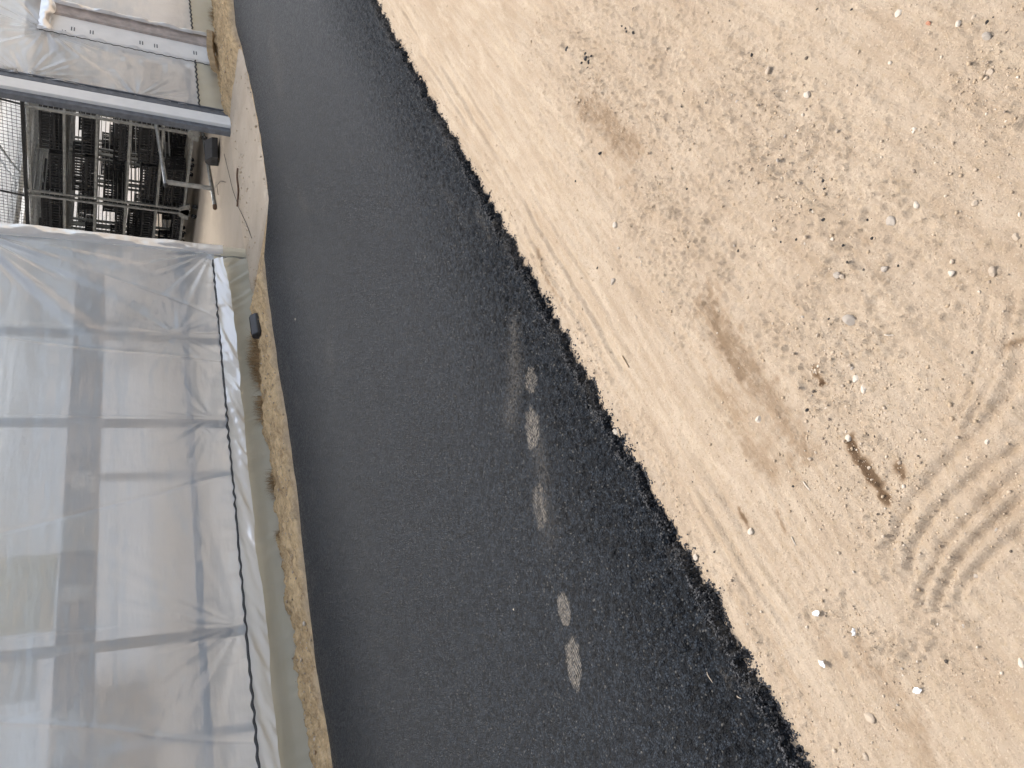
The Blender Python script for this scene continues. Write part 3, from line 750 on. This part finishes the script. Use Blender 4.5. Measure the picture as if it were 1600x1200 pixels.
for i, (s, t) in enumerate(RACKS):
    r = rack_p if i == 0 else copy_tree(rack_p)
    p = W(s, t); r.location = (p[0], p[1], .004); r.rotation_euler = (0, 0, WROT)
    tag(r, RLAB[i], 'rack', 'steel racks full of black crates')
    for li, z in enumerate(LEV[:-1]):
        for ct in (.05, .83):
            for cs in ((.06, .76) if i < 2 else (.4,)):
                if rngc.random() < (.30 if i < 2 else .6): continue
                hz = z + .030; n = rngc.choice((1, 2, 2, 3)); lim = z + .43
                for q in range(n):
                    k_ = 0 if rngc.random() < .45 else 1; hh = (.20, .13)[k_]
                    if hz + hh > lim: break
                    place_crate(k_, s + cs + rngc.uniform(-.02, .02), t + ct + rngc.uniform(0, .02), hz, rngc.uniform(-.015, .015), 'black slatted plastic crate stacked on a tall steel rack inside the doorway')
                    hz += hh + .002
# wire mesh panel standing on the racks
m = MB()
for t in np.arange(1.3, 6.6, .065): m.tube([(0, t, 2.70), (.25, t, 4.2)], .004, 4)
for q in np.arange(0, 1.01, .043): m.tube([(.25 * q, 1.3, 2.70 + 1.5 * q), (.25 * q, 6.55, 2.70 + 1.5 * q)], .004, 4)
wm = empty('wire_mesh_panel', (*W(10.98, 0), 0), WROT, label='black wire mesh panel leaning on top of the racks under the roof', cat='mesh panel')
m.build('mesh', MT['wire'], wm)
m = MB(); m.tube([(-.03, 1.62, 2.70), (.22, 1.62, 4.2)], .016, 8); m.tube([(-.03, 3.4, 2.70), (.22, 3.4, 4.2)], .016, 8); m.build('frame', MT['wire'], wm)
m = MB(); m.box((-.10, -.1, 2.705), (.0, 6.5, 2.76)); 
tb = m.build('top_board', MT['black'], None, .004, label='dark plank lying along the top of the rack row', cat='plank'); tb.location = (*W(10.98, 1.55), 0); tb.rotation_euler = (0, 0, WROT)
tb.name = 'plank'

# loose pipe stand in front of the racks
ps = empty('pipe_stand', (11.9, 6.85, 0), 0, label='grey square pipe stand with one arm standing on the floor in the doorway', cat='stand')
m = MB(); m.tube([(-.52, .04, .03), (.6, .10, .03), (2.4, .18, .03)], .027, 10); m.build('base_pipe', MT['rack'], ps, smooth=True)
m = MB(); m.add(*(lambda q: (q.v, q.f))(MB().box((-.10, -.03, .055), (-.05, .03, .70)))); m.build('upright', MT['galv'], ps, .004)
m = MB(); m.tube([(-.16, 0, .72), (.5, -.05, .76), (1.75, -.15, .84)], .030, 10); m.build('arm', MT['galv'], ps, smooth=True)
m = MB(); m.tube([(-.60, .037, .03), (-.52, .04, .03)], .033, 10); m.build('foot_cap', MT['rust'], ps, smooth=True)
m = MB(); m.tube([(-.20, .003, .718), (-.155, .0, .72)], .034, 10); m.build('end_cap', MT['black'], ps, smooth=True)

# ------------------------------------------------------------------ bait boxes, rod, wire
def bait_box(loc, rz, dims, label, tilt=0):
    L, D, Hh = dims
    r = empty('bait_box', loc, rz, label=label, cat='box'); r.rotation_euler = (tilt, 0, rz)
    m = MB()
    prof = [(-D / 2, 0), (D / 2, 0), (D / 2, Hh * .75), (D * .2, Hh), (-D * .1, Hh), (-D / 2, Hh * .45)]
    n = len(prof); m.add([(-L / 2, y, z) for y, z in prof] + [(L / 2, y, z) for y, z in prof],
                         [tuple(range(n - 1, -1, -1)), tuple(range(n, 2 * n))] + [(i, (i + 1) % n, n + (i + 1) % n, n + i) for i in range(n)])
    m.build('box_body', MT['blackbox'], r, .008)
    m = MB(); m.box((-L / 2 + .02, -D * .1 + .01, Hh + .001), (L / 2 - .02, D * .2 - .01, Hh + .006)); m.build('lid', MT['black'], r, .002)
    m = MB(); m.tube([(L / 2 - .004, 0, Hh * .35), (L / 2 + .004, 0, Hh * .35)], Hh * .2, 14); m.tube([(-L / 2 - .004, 0, Hh * .35), (-L / 2 + .004, 0, Hh * .35)], Hh * .2, 14); m.build('entry_hole', MT['wire'], r)
    return r
bait_box((11.86, 6.22, .02), math.radians(-28), (.36, .24, .19), 'black plastic bait box with sloping sides on the concrete in the doorway', math.radians(-8))
pb = g(405, 506, .04)
bait_box((pb[0] + .0, pb[1] + .03, .035), math.radians(-5), (.30, .11, .09), 'black bait box against the film skirt beside a tuft of dry grass')
a, b_ = g(371, 263, .03), g(371, 322, .03)
m = MB(); n_ = 14
m.tube([(*(a + (b_ - a) * q + np.array([.01, .012]) * math.sin(q * 9)), .027 + .006 * math.sin(q * 7)) for q in np.linspace(0, 1, n_)], .012, 7)
m.build('metal_rod', MT['rust'], None, smooth=True, label='thin rusty rod lying on the concrete in front of the doorway', cat='rod')
pts = [g(x, y, .03) for x, y in ((349, 240), (355, 265), (362, 295), (372, 325), (383, 348), (392, 372))]
m = MB(); m.tube([(*p, .020) for p in pts], .004, 6); m.build('cable', MT['wire'], None, smooth=True, label='thin dark cable trailing across the concrete in front of the doorway', cat='cable')
pts = [g(x, y, .005) for x, y in ((343, 305), (341, 290), (347, 283), (355, 285))]
m = MB(); m.tube([(*p, .025) for p in pts], .004, 6); m.build('cable', MT['wire'], None, smooth=True, label='short curled wire on the concrete beside the pipe stand', cat='cable')

# split board in the sand bank right of the doorway
pts = [(334, 52), (338, 75), (347, 95), (344, 112)]
gb = [g(x, y, .10) for x, y in pts]
m = MB()
for sgn, wdt_, z0_, lab in ((1, .10, .15, 'split weathered board half buried in the sand bank right of the doorway'),):
    n_ = 30; vs = []; fs = []
    for i in range(n_):
        q = i / (n_ - 1); c_ = gb[0] + (gb[-1] - gb[0]) * q; dn = (gb[-1] - gb[0]); dn = dn / np.hypot(*dn); nn = np.array([-dn[1], dn[0]])
        w = wdt_ * (1.0 + .25 * math.sin(q * 5)) * min(1, .35 + q * 3) * min(1, .4 + (1 - q) * 3)
        zt = z0_ + .05 * math.sin(q * 2.6) + .008 * random.uniform(-1, 1)
        for (o_, zz_) in ((-w, zt - .04), (-w * .9, zt + .0), (w * .3, zt + .05), (w, zt + .06), (w, zt - .02), (0, zt - .07)):
            pnt = c_ + nn * o_; vs.append((pnt[0], pnt[1], zz_))
    for i in range(n_ - 1):
        for k in range(6): fs.append((i * 6 + k, i * 6 + (k + 1) % 6, (i + 1) * 6 + (k + 1) % 6, (i + 1) * 6 + k))
    fs += [tuple(range(5, -1, -1)), tuple((n_ - 1) * 6 + k for k in range(6))]
    mesh_obj('broken_board', vs, fs, MT['board'], None, label=lab, cat='board')

# ------------------------------------------------------------------ things behind the left film
def inside_box(name, x0, y0, x1, y1, off, depth, mat, label, cat):
    sa, za = wl_pt(x0, y0, off); sb, zb = wl_pt(x1, y1, off)
    s0, s1 = min(sa, sb), max(sa, sb); z0, z1 = min(za, zb), max(za, zb)
    p = W((s0 + s1) / 2, off)
    m = MB(); m.box((-(s1 - s0) / 2, 0, 0), ((s1 - s0) / 2, depth, z1 - z0))
    o = m.build(name, mat, None, .01, label=label, cat=cat); o.location = (p[0], p[1], z0); o.rotation_euler = (0, 0, WROT)
    return o
OFF = .40
zb_ = wl_pt(150, 850, OFF)[1]; zt_ = wl_pt(95, 850, OFF)[1]
gt = empty('growing_gutter', (*W(0, OFF + .03), 0), WROT, label='long dark growing gutter on legs inside the greenhouse behind the film', cat='gutter')
m = MB(); m.box((-3.2, 0, zb_), (5.9, .02, zt_)); m.box((-3.2, .021, zb_ - .02), (5.9, .40, zb_)); m.box((-3.2, .401, zb_), (5.9, .42, zt_)); m.build('trough', MT['gutter'], gt)
for s in (-2.4, .6, 3.2, 5.3):
    m = MB(); m.box((s - .03, .18, 0), (s + .03, .24, zb_ - .021)); m.build('leg', MT['galv'], gt)
BX = [(112, 738, 148, 764, 'pale box fixed on the front of the dark gutter, smallest and nearest the doorway'),
      (98, 802, 150, 858, 'large pale crumpled bag on the dark gutter, third along behind the film'),
      (96, 916, 141, 935, 'narrow pale label board on the dark gutter beside the cream panel'),
      (78, 1112, 134, 1185, 'pale crumpled bag on the dark gutter at the left end of the film wall')]
for x0, y0, x1, y1, lab in BX:
    sa, za = wl_pt(x0, y0, OFF - .05); sb, zb = wl_pt(x1, y1, OFF - .05)
    s0, s1 = min(sa, sb), max(sa, sb); z0, z1 = min(za, zb), max(za, zb)
    nx, nz = 14, 10
    S, Zz = np.meshgrid(np.linspace(s0, s1, nx), np.linspace(z0, z1, nz), indexing='ij')
    front = -.07 - .03 * vn(S * 14, Zz * 14, int(x0)); fx = np.minimum(np.minimum(S - s0, s1 - S), np.minimum(Zz - z0, z1 - Zz))
    T = front * sst(-.001, .03, fx)
    P = np.stack([S - (s0 + s1) / 2, T, Zz - z0], -1)
    o = grid_obj('pale_bag' if y1 - y0 > 40 else 'pale_box', P, MT['label'], None, label=lab, cat='bag' if y1 - y0 > 40 else 'box')
    sm = o.modifiers.new('s', 'SOLIDIFY'); sm.thickness = .02
    p = W((s0 + s1) / 2, OFF + .005); o.location = (p[0], p[1], z0); o.rotation_euler = (0, 0, WROT)
inside_box('cream_board', -60, 877, 84, 985, .5, .012, MT['card'], 'cream coloured board hanging close behind the film above the gutter', 'board')
inside_box('pale_board', -60, 1030, 55, 1096, .5, .012, MT['label'], 'off white board above the dark gutter left of the cream one', 'board')
# ------------------------------------------------------------------ dry grass at the foot of the skirt
def tuft(x, y, n, hgt, label, spread=.10):
    c = g(x, y, .05); c = np.array([c[0] - .06, min(c[1], wall_y(c[0]) - .06)]); vs = []; fs = []
    for i in range(n):
        a = random.uniform(0, 6.28); r = spread * random.random() ** .7; bx, by = r * math.cos(a) * 1.7, r * math.sin(a) * .5
        hh = hgt * random.uniform(.4, 1); lean = random.uniform(.1, .9) * hh; la = random.uniform(0, 6.28); w = random.uniform(.0015, .0035)
        n0 = len(vs); px, py = -math.sin(la) * w, math.cos(la) * w
        for q in (0, .35, .7, 1):
            ox, oy = math.cos(la) * lean * q ** 1.8, math.sin(la) * lean * q ** 1.8; ww = 1 - q * .9
            vs += [(bx + ox + px * ww, by + oy + py * ww, hh * q - .02), (bx + ox - px * ww, by + oy - py * ww, hh * q - .02)]
        for k in range(3): fs.append((n0 + 2 * k, n0 + 2 * k + 1, n0 + 2 * k + 3, n0 + 2 * k + 2))
    o = mesh_obj('grass_tuft', vs, fs, MT['straw'], None, label=label, cat='grass tuft')
    o.location = (c[0], c[1], float(ground_z(np.array([c[0]]), np.array([c[1]]))[0])); return o
tuft(402, 540, 420, .16, 'bushy dry grass tuft right next to the bait box at the film skirt', .13)
tuft(396, 585, 260, .14, 'thin brown dry grass against the film skirt, second tuft from the bait box', .13)
tuft(397, 610, 300, .15, 'dark dry weeds against the film skirt, third tuft from the bait box', .14)
tuft(405, 655, 200, .12, 'small dry tuft on the bank beside the second film post', .12)
tuft(420, 770, 240, .13, 'sparse dry grass tuft on the sand bank below the white strip', .11)
tuft(395, 440, 90, .07, 'few short dry stalks near the folded corner of the skirt', .08)
tuft(427, 855, 50, .08, 'lone little dry sprig at the skirt, farthest left of the tufts', .04)
tuft(332, 40, 200, .12, 'dry grass on top of the sand bank right of the torn opening', .2)

# ------------------------------------------------------------------ stones
def stone_mesh(seed, sub=2, flat=.62, cuts=7):
    bm = bmesh.new(); bmesh.ops.create_icosphere(bm, subdivisions=sub, radius=1); r = random.Random(seed)
    pl = [(Vector((r.gauss(0, 1), r.gauss(0, 1), r.gauss(0, 1))).normalized(), r.uniform(.62, .85)) for _ in range(cuts)]
    sx, sy, sz = r.uniform(.8, 1.25), r.uniform(.7, 1.0), flat * r.uniform(.8, 1.1)
    for v_ in bm.verts:
        p = v_.co.copy(); p *= 1 + .10 * r.uniform(-1, 1) * (1 if sub < 3 else .25)
        for n_, d_ in pl:
            q = p.dot(n_) - d_
            if q > 0: p -= n_ * q
        v_.co = Vector((p.x * sx, p.y * sy, p.z * sz))
    me = bpy.data.meshes.new('stone'); bm.to_mesh(me); bm.free(); return me
def put_stone(name, x, y, r, mat, label, cat='stone', group=None, me=None, stretch=(1, 1, 1), rot=None, sink=.25, sub=3):
    c = g(x, y) if y is not None else x
    me = me or stone_mesh(random.randrange(10 ** 6), sub)
    if not me.materials: me.materials.append(mat)
    o = bpy.data.objects.new(name, me); COL.objects.link(o)
    z = float(ground_z(np.array([c[0]]), np.array([c[1]]))[0])
    r = r * .85; o.location = (c[0], c[1], z + r * (.22 - sink * .5)); o.scale = tuple(r * s for s in stretch)
    o.rotation_euler = (random.uniform(-.3, .3), random.uniform(-.3, .3), random.uniform(0, 6.28) if rot is None else rot)
    return tag(o, label, cat, group)
# px radius -> metres at that point
def mpp(x, y):
    a_ = g(x, y); return math.sqrt(a_[0] ** 2 + a_[1] ** 2 + H * H) / math.hypot(FPX, math.hypot(800 - x, 600 - y))
BIG = [(1328, 500, 13.5, 'stone_grey', 'largest grey angular stone lying on the dry sand'), (1391, 346, 11, 'stone_grey', 'round grey and white speckled stone half sunk in the sand'),
       (1432, 320, 9, 'stone_white', 'smooth oval white pebble standing out on the sand'), (1545, 58, 9, 'stone_grey', 'grey flat chip of stone near the upper right of the sand'),
       (1338, 592, 7, 'stone_white', 'cream pebble just right of the dark damp spot'), (1351, 608, 8, 'stone_white', 'square pale pebble below the cream one by the damp spot'),
       (1325, 685, 9, 'stone_white', 'blocky white stone at the upper end of the brown damp streak'), (1186, 655, 8, 'stone_white', 'white sharp stone beside the long brown stain'),
       (1358, 1122, 12, 'stone_pale', 'broad flat pale stone lying flush in the sand at the lower edge'), (1352, 1183, 8, 'stone_pale', 'pale rounded pebble below the broad flat stone'),
       (1526, 900, 7, 'stone_grey', 'shiny grey pebble between the tyre track grooves'), (1598, 1035, 9, 'stone_white', 'white stone cut by the edge of the view below the tyre track'),
       (1430, 975, 0.1, 'stone_pale', None), (1175, 830, 8, 'stone_white', 'cream stone at the end of a short dark stain near the road'),
       (1523, 318, 8, 'stone_pale', 'round beige pebble alone on the smooth sand'), (1552, 425, 9, 'stone_pale', 'domed beige stone set deep in the sand'),
       (1487, 427, 8, 'stone_white', 'soft white stone lump between two beige pebbles'), (1310, 430, 8, 'stone_grey', 'grey stone beside a black crumb below the pebbly patch'),
       (1318, 432, 6, 'stone_pale', 'pale stone touching the grey stone below the pebbly patch'), (1382, 420, 8, 'stone_grey', 'rounded grey pebble right of the pebbly patch'),
       (1270, 330, 5, 'stone_white', 'small white pebble leaning on a black crumb'), (1210, 358, 6, 'stone_pale', 'pale knob of stone in the middle of the pebbly patch'),
       (1300, 374, 5, 'stone_white', 'little white oval pebble under the pebbly patch'), (1262, 148, 8, 'stone_white', 'bright white broken stone high on the sand'),
       (1404, 20, 7, 'stone_white', 'white stone near the top of the sand by a dark fleck'), (1500, 38, 6, 'stone_white', 'white pebble left of the pair of brown crumbs'),
       (1522, 28, 6, 'stone_pale', 'beige pebble among dark flecks at the top right'), (1427, 203, 7, 'stone_white', 'white pebble in the smooth middle of the sand'),
       (1203, 112, 7, 'stone_pale', 'slanting beige flake of stone near the top of the sand'), (1547, 113, 8, 'stone_pale', 'buried beige stone showing its round top'),
       (1416, 760, 5, 'stone_white', 'white pebble below the short dark streak by the tyre track'), (1546, 690, 6, 'stone_white', 'white pebble on the first tyre groove'),
       (1515, 717, 6, 'stone_pale', 'round tan pebble lying in the tyre groove'), (1587, 370, 8, 'stone_pale', 'tan block of stone near the right edge of the sand'),
       (1088, 871, 7, 'stone_white', 'pale stone lodged at the ragged edge of the asphalt'), (965, 678, 9, 'stone_white', 'white lump of stone beside the asphalt edge halfway along'),
       (962, 352, 8, 'stone_white', 'white stone fragment on the streaked sand near the road'), (958, 440, 7, 'stone_grey', 'upright grey sliver of stone on the streaked sand')]
for x, y, r, mt, lab in BIG:
    if lab: put_stone('stone', x, y, r * mpp(x, y), MT[mt], lab)
# small pebbles and crumbs, alike
pal = {k: [stone_mesh(100 + i, 2) for i in range(5)] for k in ('stone_pale', 'stone_white', 'stone_grey', 'stone_dark')}
for k, l in pal.items():
    for me in l: me.materials.append(MT[k])
LABP = {'stone_pale': 'small beige pebble scattered on the dry sand', 'stone_white': 'small white pebble scattered on the dry sand', 'stone_grey': 'small grey pebble scattered on the dry sand', 'stone_dark': 'small dark brown pebble scattered on the dry sand'}
cl = [(1210, 200, 70, 90), (1290, 570, 40, 50), (1300, 340, 60, 50), (1360, 660, 40, 60), (1450, 620, 90, 100), (1480, 900, 70, 70), (1400, 1000, 90, 60), (1000, 360, 70, 60), (1500, 200, 80, 120), (1000, 90, 90, 60)]
cnt = 0
while cnt < 170:
    x0, y0, sx_, sy_ = random.choice(cl); x, y = random.gauss(x0, sx_), random.gauss(y0, sy_)
    if not (0 < x < 1600 and 0 < y < 1200): continue
    c = g(x, y)
    if c[1] > 1.5 or c[0] > 6: continue
    k = random.choices(list(pal), (7, 1.2, 2, 1.2))[0]; r = random.choice((2, 2.5, 2.5, 3, 3.5, 4.5)) * mpp(x, y)
    put_stone('pebble', x, y, r, None, LABP[k], 'pebble', k.replace('stone_', '') + ' pebbles on the sand', random.choice(pal[k])); cnt += 1
CRUMB = [(1207, 345), (1268, 328), (1243, 374), (1286, 343), (1353, 343), (1287, 295), (1271, 268), (1285, 282), (1201, 260), (1219, 378), (1361, 372), (1320, 384), (900, 283), (918, 92), (912, 80),
         (1072, 295), (1175, 86), (1330, 15), (1139, 283), (940, 240), (978, 45), (990, 15), (1542, 35), (1552, 27), (1095, 895), (1118, 862), (1116, 913), (1260, 641), (1294, 498), (1402, 415), (1240, 760), (915, 84), (921, 97), (908, 99), (917, 106), (925, 88), (886, 76), (981, 50), (972, 40), (992, 52)]
crm = [stone_mesh(300 + i, 2, .8, 3) for i in range(5)]
for me in crm: me.materials.append(MT['crumb'])
for x, y in CRUMB:
    put_stone('asphalt_crumb', x, y, random.uniform(2.2, 4.6) * mpp(x, y), None, 'black crumb of asphalt dropped on the pale sand', 'crumb', 'asphalt crumbs on the sand', random.choice(crm))
for x, y, lab in ((1452, 37, 'reddish fragment of brick on the sand near the top'),):
    put_stone('brick_fragment', x, y, 5 * mpp(x, y), MT['brick'], lab, 'brick')
for x, y, lab in ((463, 499, 'white pebble alone on the asphalt near the bait box'), (805, 952, 'tiny white pebble on the asphalt left of the heel print'), (1058, 1016, 'tiny pale pebble on the asphalt right of the boot print')):
    c = g(x, y, .035); o = put_stone('pebble', c, None, 2.6 * mpp(x, y), MT['stone_white'], lab, 'pebble', None); o.location = (c[0], c[1], .042)
# loose gravel too small to count, one object
def scatter(name, pts, rad, mat, zfun, label, cat, sub=1):
    base = [stone_mesh(500 + i, sub, .75, 3) for i in range(6)]
    bv = []; bf = []
    for me in base:
        a_ = np.zeros(len(me.vertices) * 3); me.vertices.foreach_get('co', a_); bv.append(a_.reshape(-1, 3)); bf.append(np.array([list(p.vertices) for p in me.polygons]))
        bpy.data.meshes.remove(me)
    V = []; F = []; off = 0
    zz_ = zfun(pts[:, 0], pts[:, 1])
    for i, p in enumerate(pts):
        k_ = rng.integers(6); a_ = rng.uniform(0, 6.28); ca, sa = math.cos(a_), math.sin(a_)
        v_ = bv[k_] * rad[i] * np.array([1, 1, .9]); v_ = np.stack([v_[:, 0] * ca - v_[:, 1] * sa, v_[:, 0] * sa + v_[:, 1] * ca, v_[:, 2]], -1)
        V.append(v_ + np.array([p[0], p[1], zz_[i] + rad[i] * .25])); F.append(bf[k_] + off); off += len(v_)
    V = np.concatenate(V); F = np.concatenate(F)
    me = bpy.data.meshes.new(name); me.vertices.add(len(V)); me.vertices.foreach_set('co', V.reshape(-1).astype(np.float32))
    me.loops.add(F.size); me.loops.foreach_set('vertex_index', F.reshape(-1).astype(np.int32)); me.polygons.add(len(F)); me.polygons.foreach_set('loop_start', np.arange(0, F.size, 3, dtype=np.int32))
    me.update(calc_edges=True); me.materials.append(mat)
    o = bpy.data.objects.new(name, me); COL.objects.link(o); return tag(o, label, cat, None, 'stuff')
pts = []; 
while len(pts) < 15000:
    n_ = 4000; x = rng.uniform(-.4, 5.5, n_); y = rng.uniform(-.5, 1.56, n_)
    dens = .10 + .9 * sst(.05, .6, fbm(x * 3.5, y * 3.5, 3, 201))
    rgv = np.zeros(n_)
    for q, r in ROUGHS:
        d, _ = seg_dist(x, y, [g(*p) for p in q]); rgv = np.maximum(rgv, np.exp(-(d / r) ** 2))
    dens = np.clip(dens * (.25 + rgv) + .35 * np.exp(-((y - 1.52) / .05) ** 2), 0, 1) * np.clip(2.2 / np.hypot(x, 1.6), 0, 1)
    m_ = rng.random(n_) < dens; pts += list(np.stack([x[m_], y[m_]], -1))
pts = np.array(pts[:15000]); rad = np.clip(.0014 * np.exp(rng.normal(0, .55, len(pts))), .0008, .0055)
scatter('gravel', pts, rad, MT['gravel'], ground_z, 'fine loose gravel strewn over the dry sand', 'gravel')
# loose black aggregate along the ragged road edge
def agg_z(a_, b2):
    e_ = b2 - R_EDGE + road_rag(a_, b2); return np.maximum(ground_z(a_, b2) - .001, -.075 + .105 * sst(-.030, .03, e_))
n_ = 14000; x = .12 + 6.4 * rng.random(n_) ** 1.7; y = R_EDGE + rng.normal(.014, .013, n_); y = y - road_rag(x, y)
scatter('loose_aggregate', np.stack([x, y], -1), np.clip(.0027 * np.exp(rng.normal(0, .35, n_)), .0014, .006), MT['aggregate'], agg_z, 'loose black aggregate along the ragged edge of the asphalt', 'aggregate')
# debris on the bank and the apron
n_ = 1500; x = rng.uniform(1.5, 13.5, n_); le_ = left_edge(x); y = le_ + rng.random(n_) * np.maximum(wall_y(x) - le_ - .02, .05)
apz = lambda a_, b2: np.where((a_ > 7.6) & (a_ < 11.4), .010, ground_z(a_, b2))
scatter('bank_gravel', np.stack([x, y], -1), np.clip(.006 * np.exp(rng.normal(0, .5, n_)), .003, .02), MT['gravel'], apz, 'small stones and crumbs on the sand bank below the greenhouse', 'gravel')

# scraps and sticks
def scrap(x, y, L, w, label, mat='paper', rz=None):
    c = g(x, y); z = float(ground_z(np.array([c[0]]), np.array([c[1]]))[0]); r = random.Random(x)
    S, T = np.meshgrid(np.linspace(-1, 1, 9), np.linspace(-1, 1, 6), indexing='ij')
    P = np.stack([S * L * (1 + .15 * vn(T * 2, S * 2, x)), T * w * (1 - .5 * np.abs(S) ** 2) * (1 + .5 * vn(S * 2, T * 0, x)), .003 + .006 * (vn(S * 2.2, T * 2.2, x + 1) + 1)], -1)
    o = grid_obj('paper_scrap', P, MT[mat], None, label=label, cat='scrap')
    sm = o.modifiers.new('s', 'SOLIDIFY'); sm.thickness = .001
    o.location = (c[0], c[1], z + .003); o.rotation_euler = (0, 0, r.uniform(0, 6.28) if rz is None else rz); return o
scrap(1289, 1036, .012, .007, 'folded bright white scrap lying on the sand near the road')
scrap(1281, 958, .013, .005, 'white torn sliver of plastic on the sand above the folded scrap')
scrap(1338, 987, .009, .006, 'pale crumpled scrap right of the torn white sliver')
scrap(1437, 1078, .011, .005, 'bluish white flake near the lower right of the sand')
def stick(x, y, x2, y2, r, mat, label, z=.004):
    a_, b2 = g(x, y), g(x2, y2); m = MB()
    p = [a_ + (b2 - a_) * q for q in np.linspace(0, 1, 6)]
    m.tube([(q[0] + .001 * math.sin(i * 2.1), q[1], float(ground_z(np.array([q[0]]), np.array([q[1]]))[0]) + r + z * math.sin(i)) for i, q in enumerate(p)], [r * .7, r, r, r * .9, r, r * .6], 6)
    m.build('stick', MT[mat], None, smooth=True, label=label, cat='stick')
stick(1386, 524, 1398, 524, .0016, 'stone_white', 'short pale splinter right of the largest grey stone', .001)
stick(1256, 752, 1266, 766, .0018, 'stone_white', 'pale splinter on smooth sand below the long stain', .001)
stick(973, 556, 983, 574, .003, 'clod', 'thick sandy twig lying along the streaks near the road', .001)
stick(1238, 838, 1245, 852, .0014, 'stone_white', 'thin straw below the dark streak near the road', .001)
for x, y, x2, y2, lab in ((1105, 1050, 1113, 1067, 'piece of straw on the asphalt right of the boot print'), (1152, 1087, 1158, 1092, 'short bit of straw on the asphalt beside a longer straw near the sand edge')):
    a_, b2 = g(x, y, .045), g(x2, y2, .045); m = MB(); m.tube([(*(a_ + (b2 - a_) * q), .046 + .002 * math.sin(q * 5)) for q in np.linspace(0, 1, 6)], [.0008, .0014, .0014, .0013, .0014, .0007], 6)
    m.build('straw_bit', MT['card'] if False else MT['stone_pale'], None, smooth=True, label=lab, cat='straw')
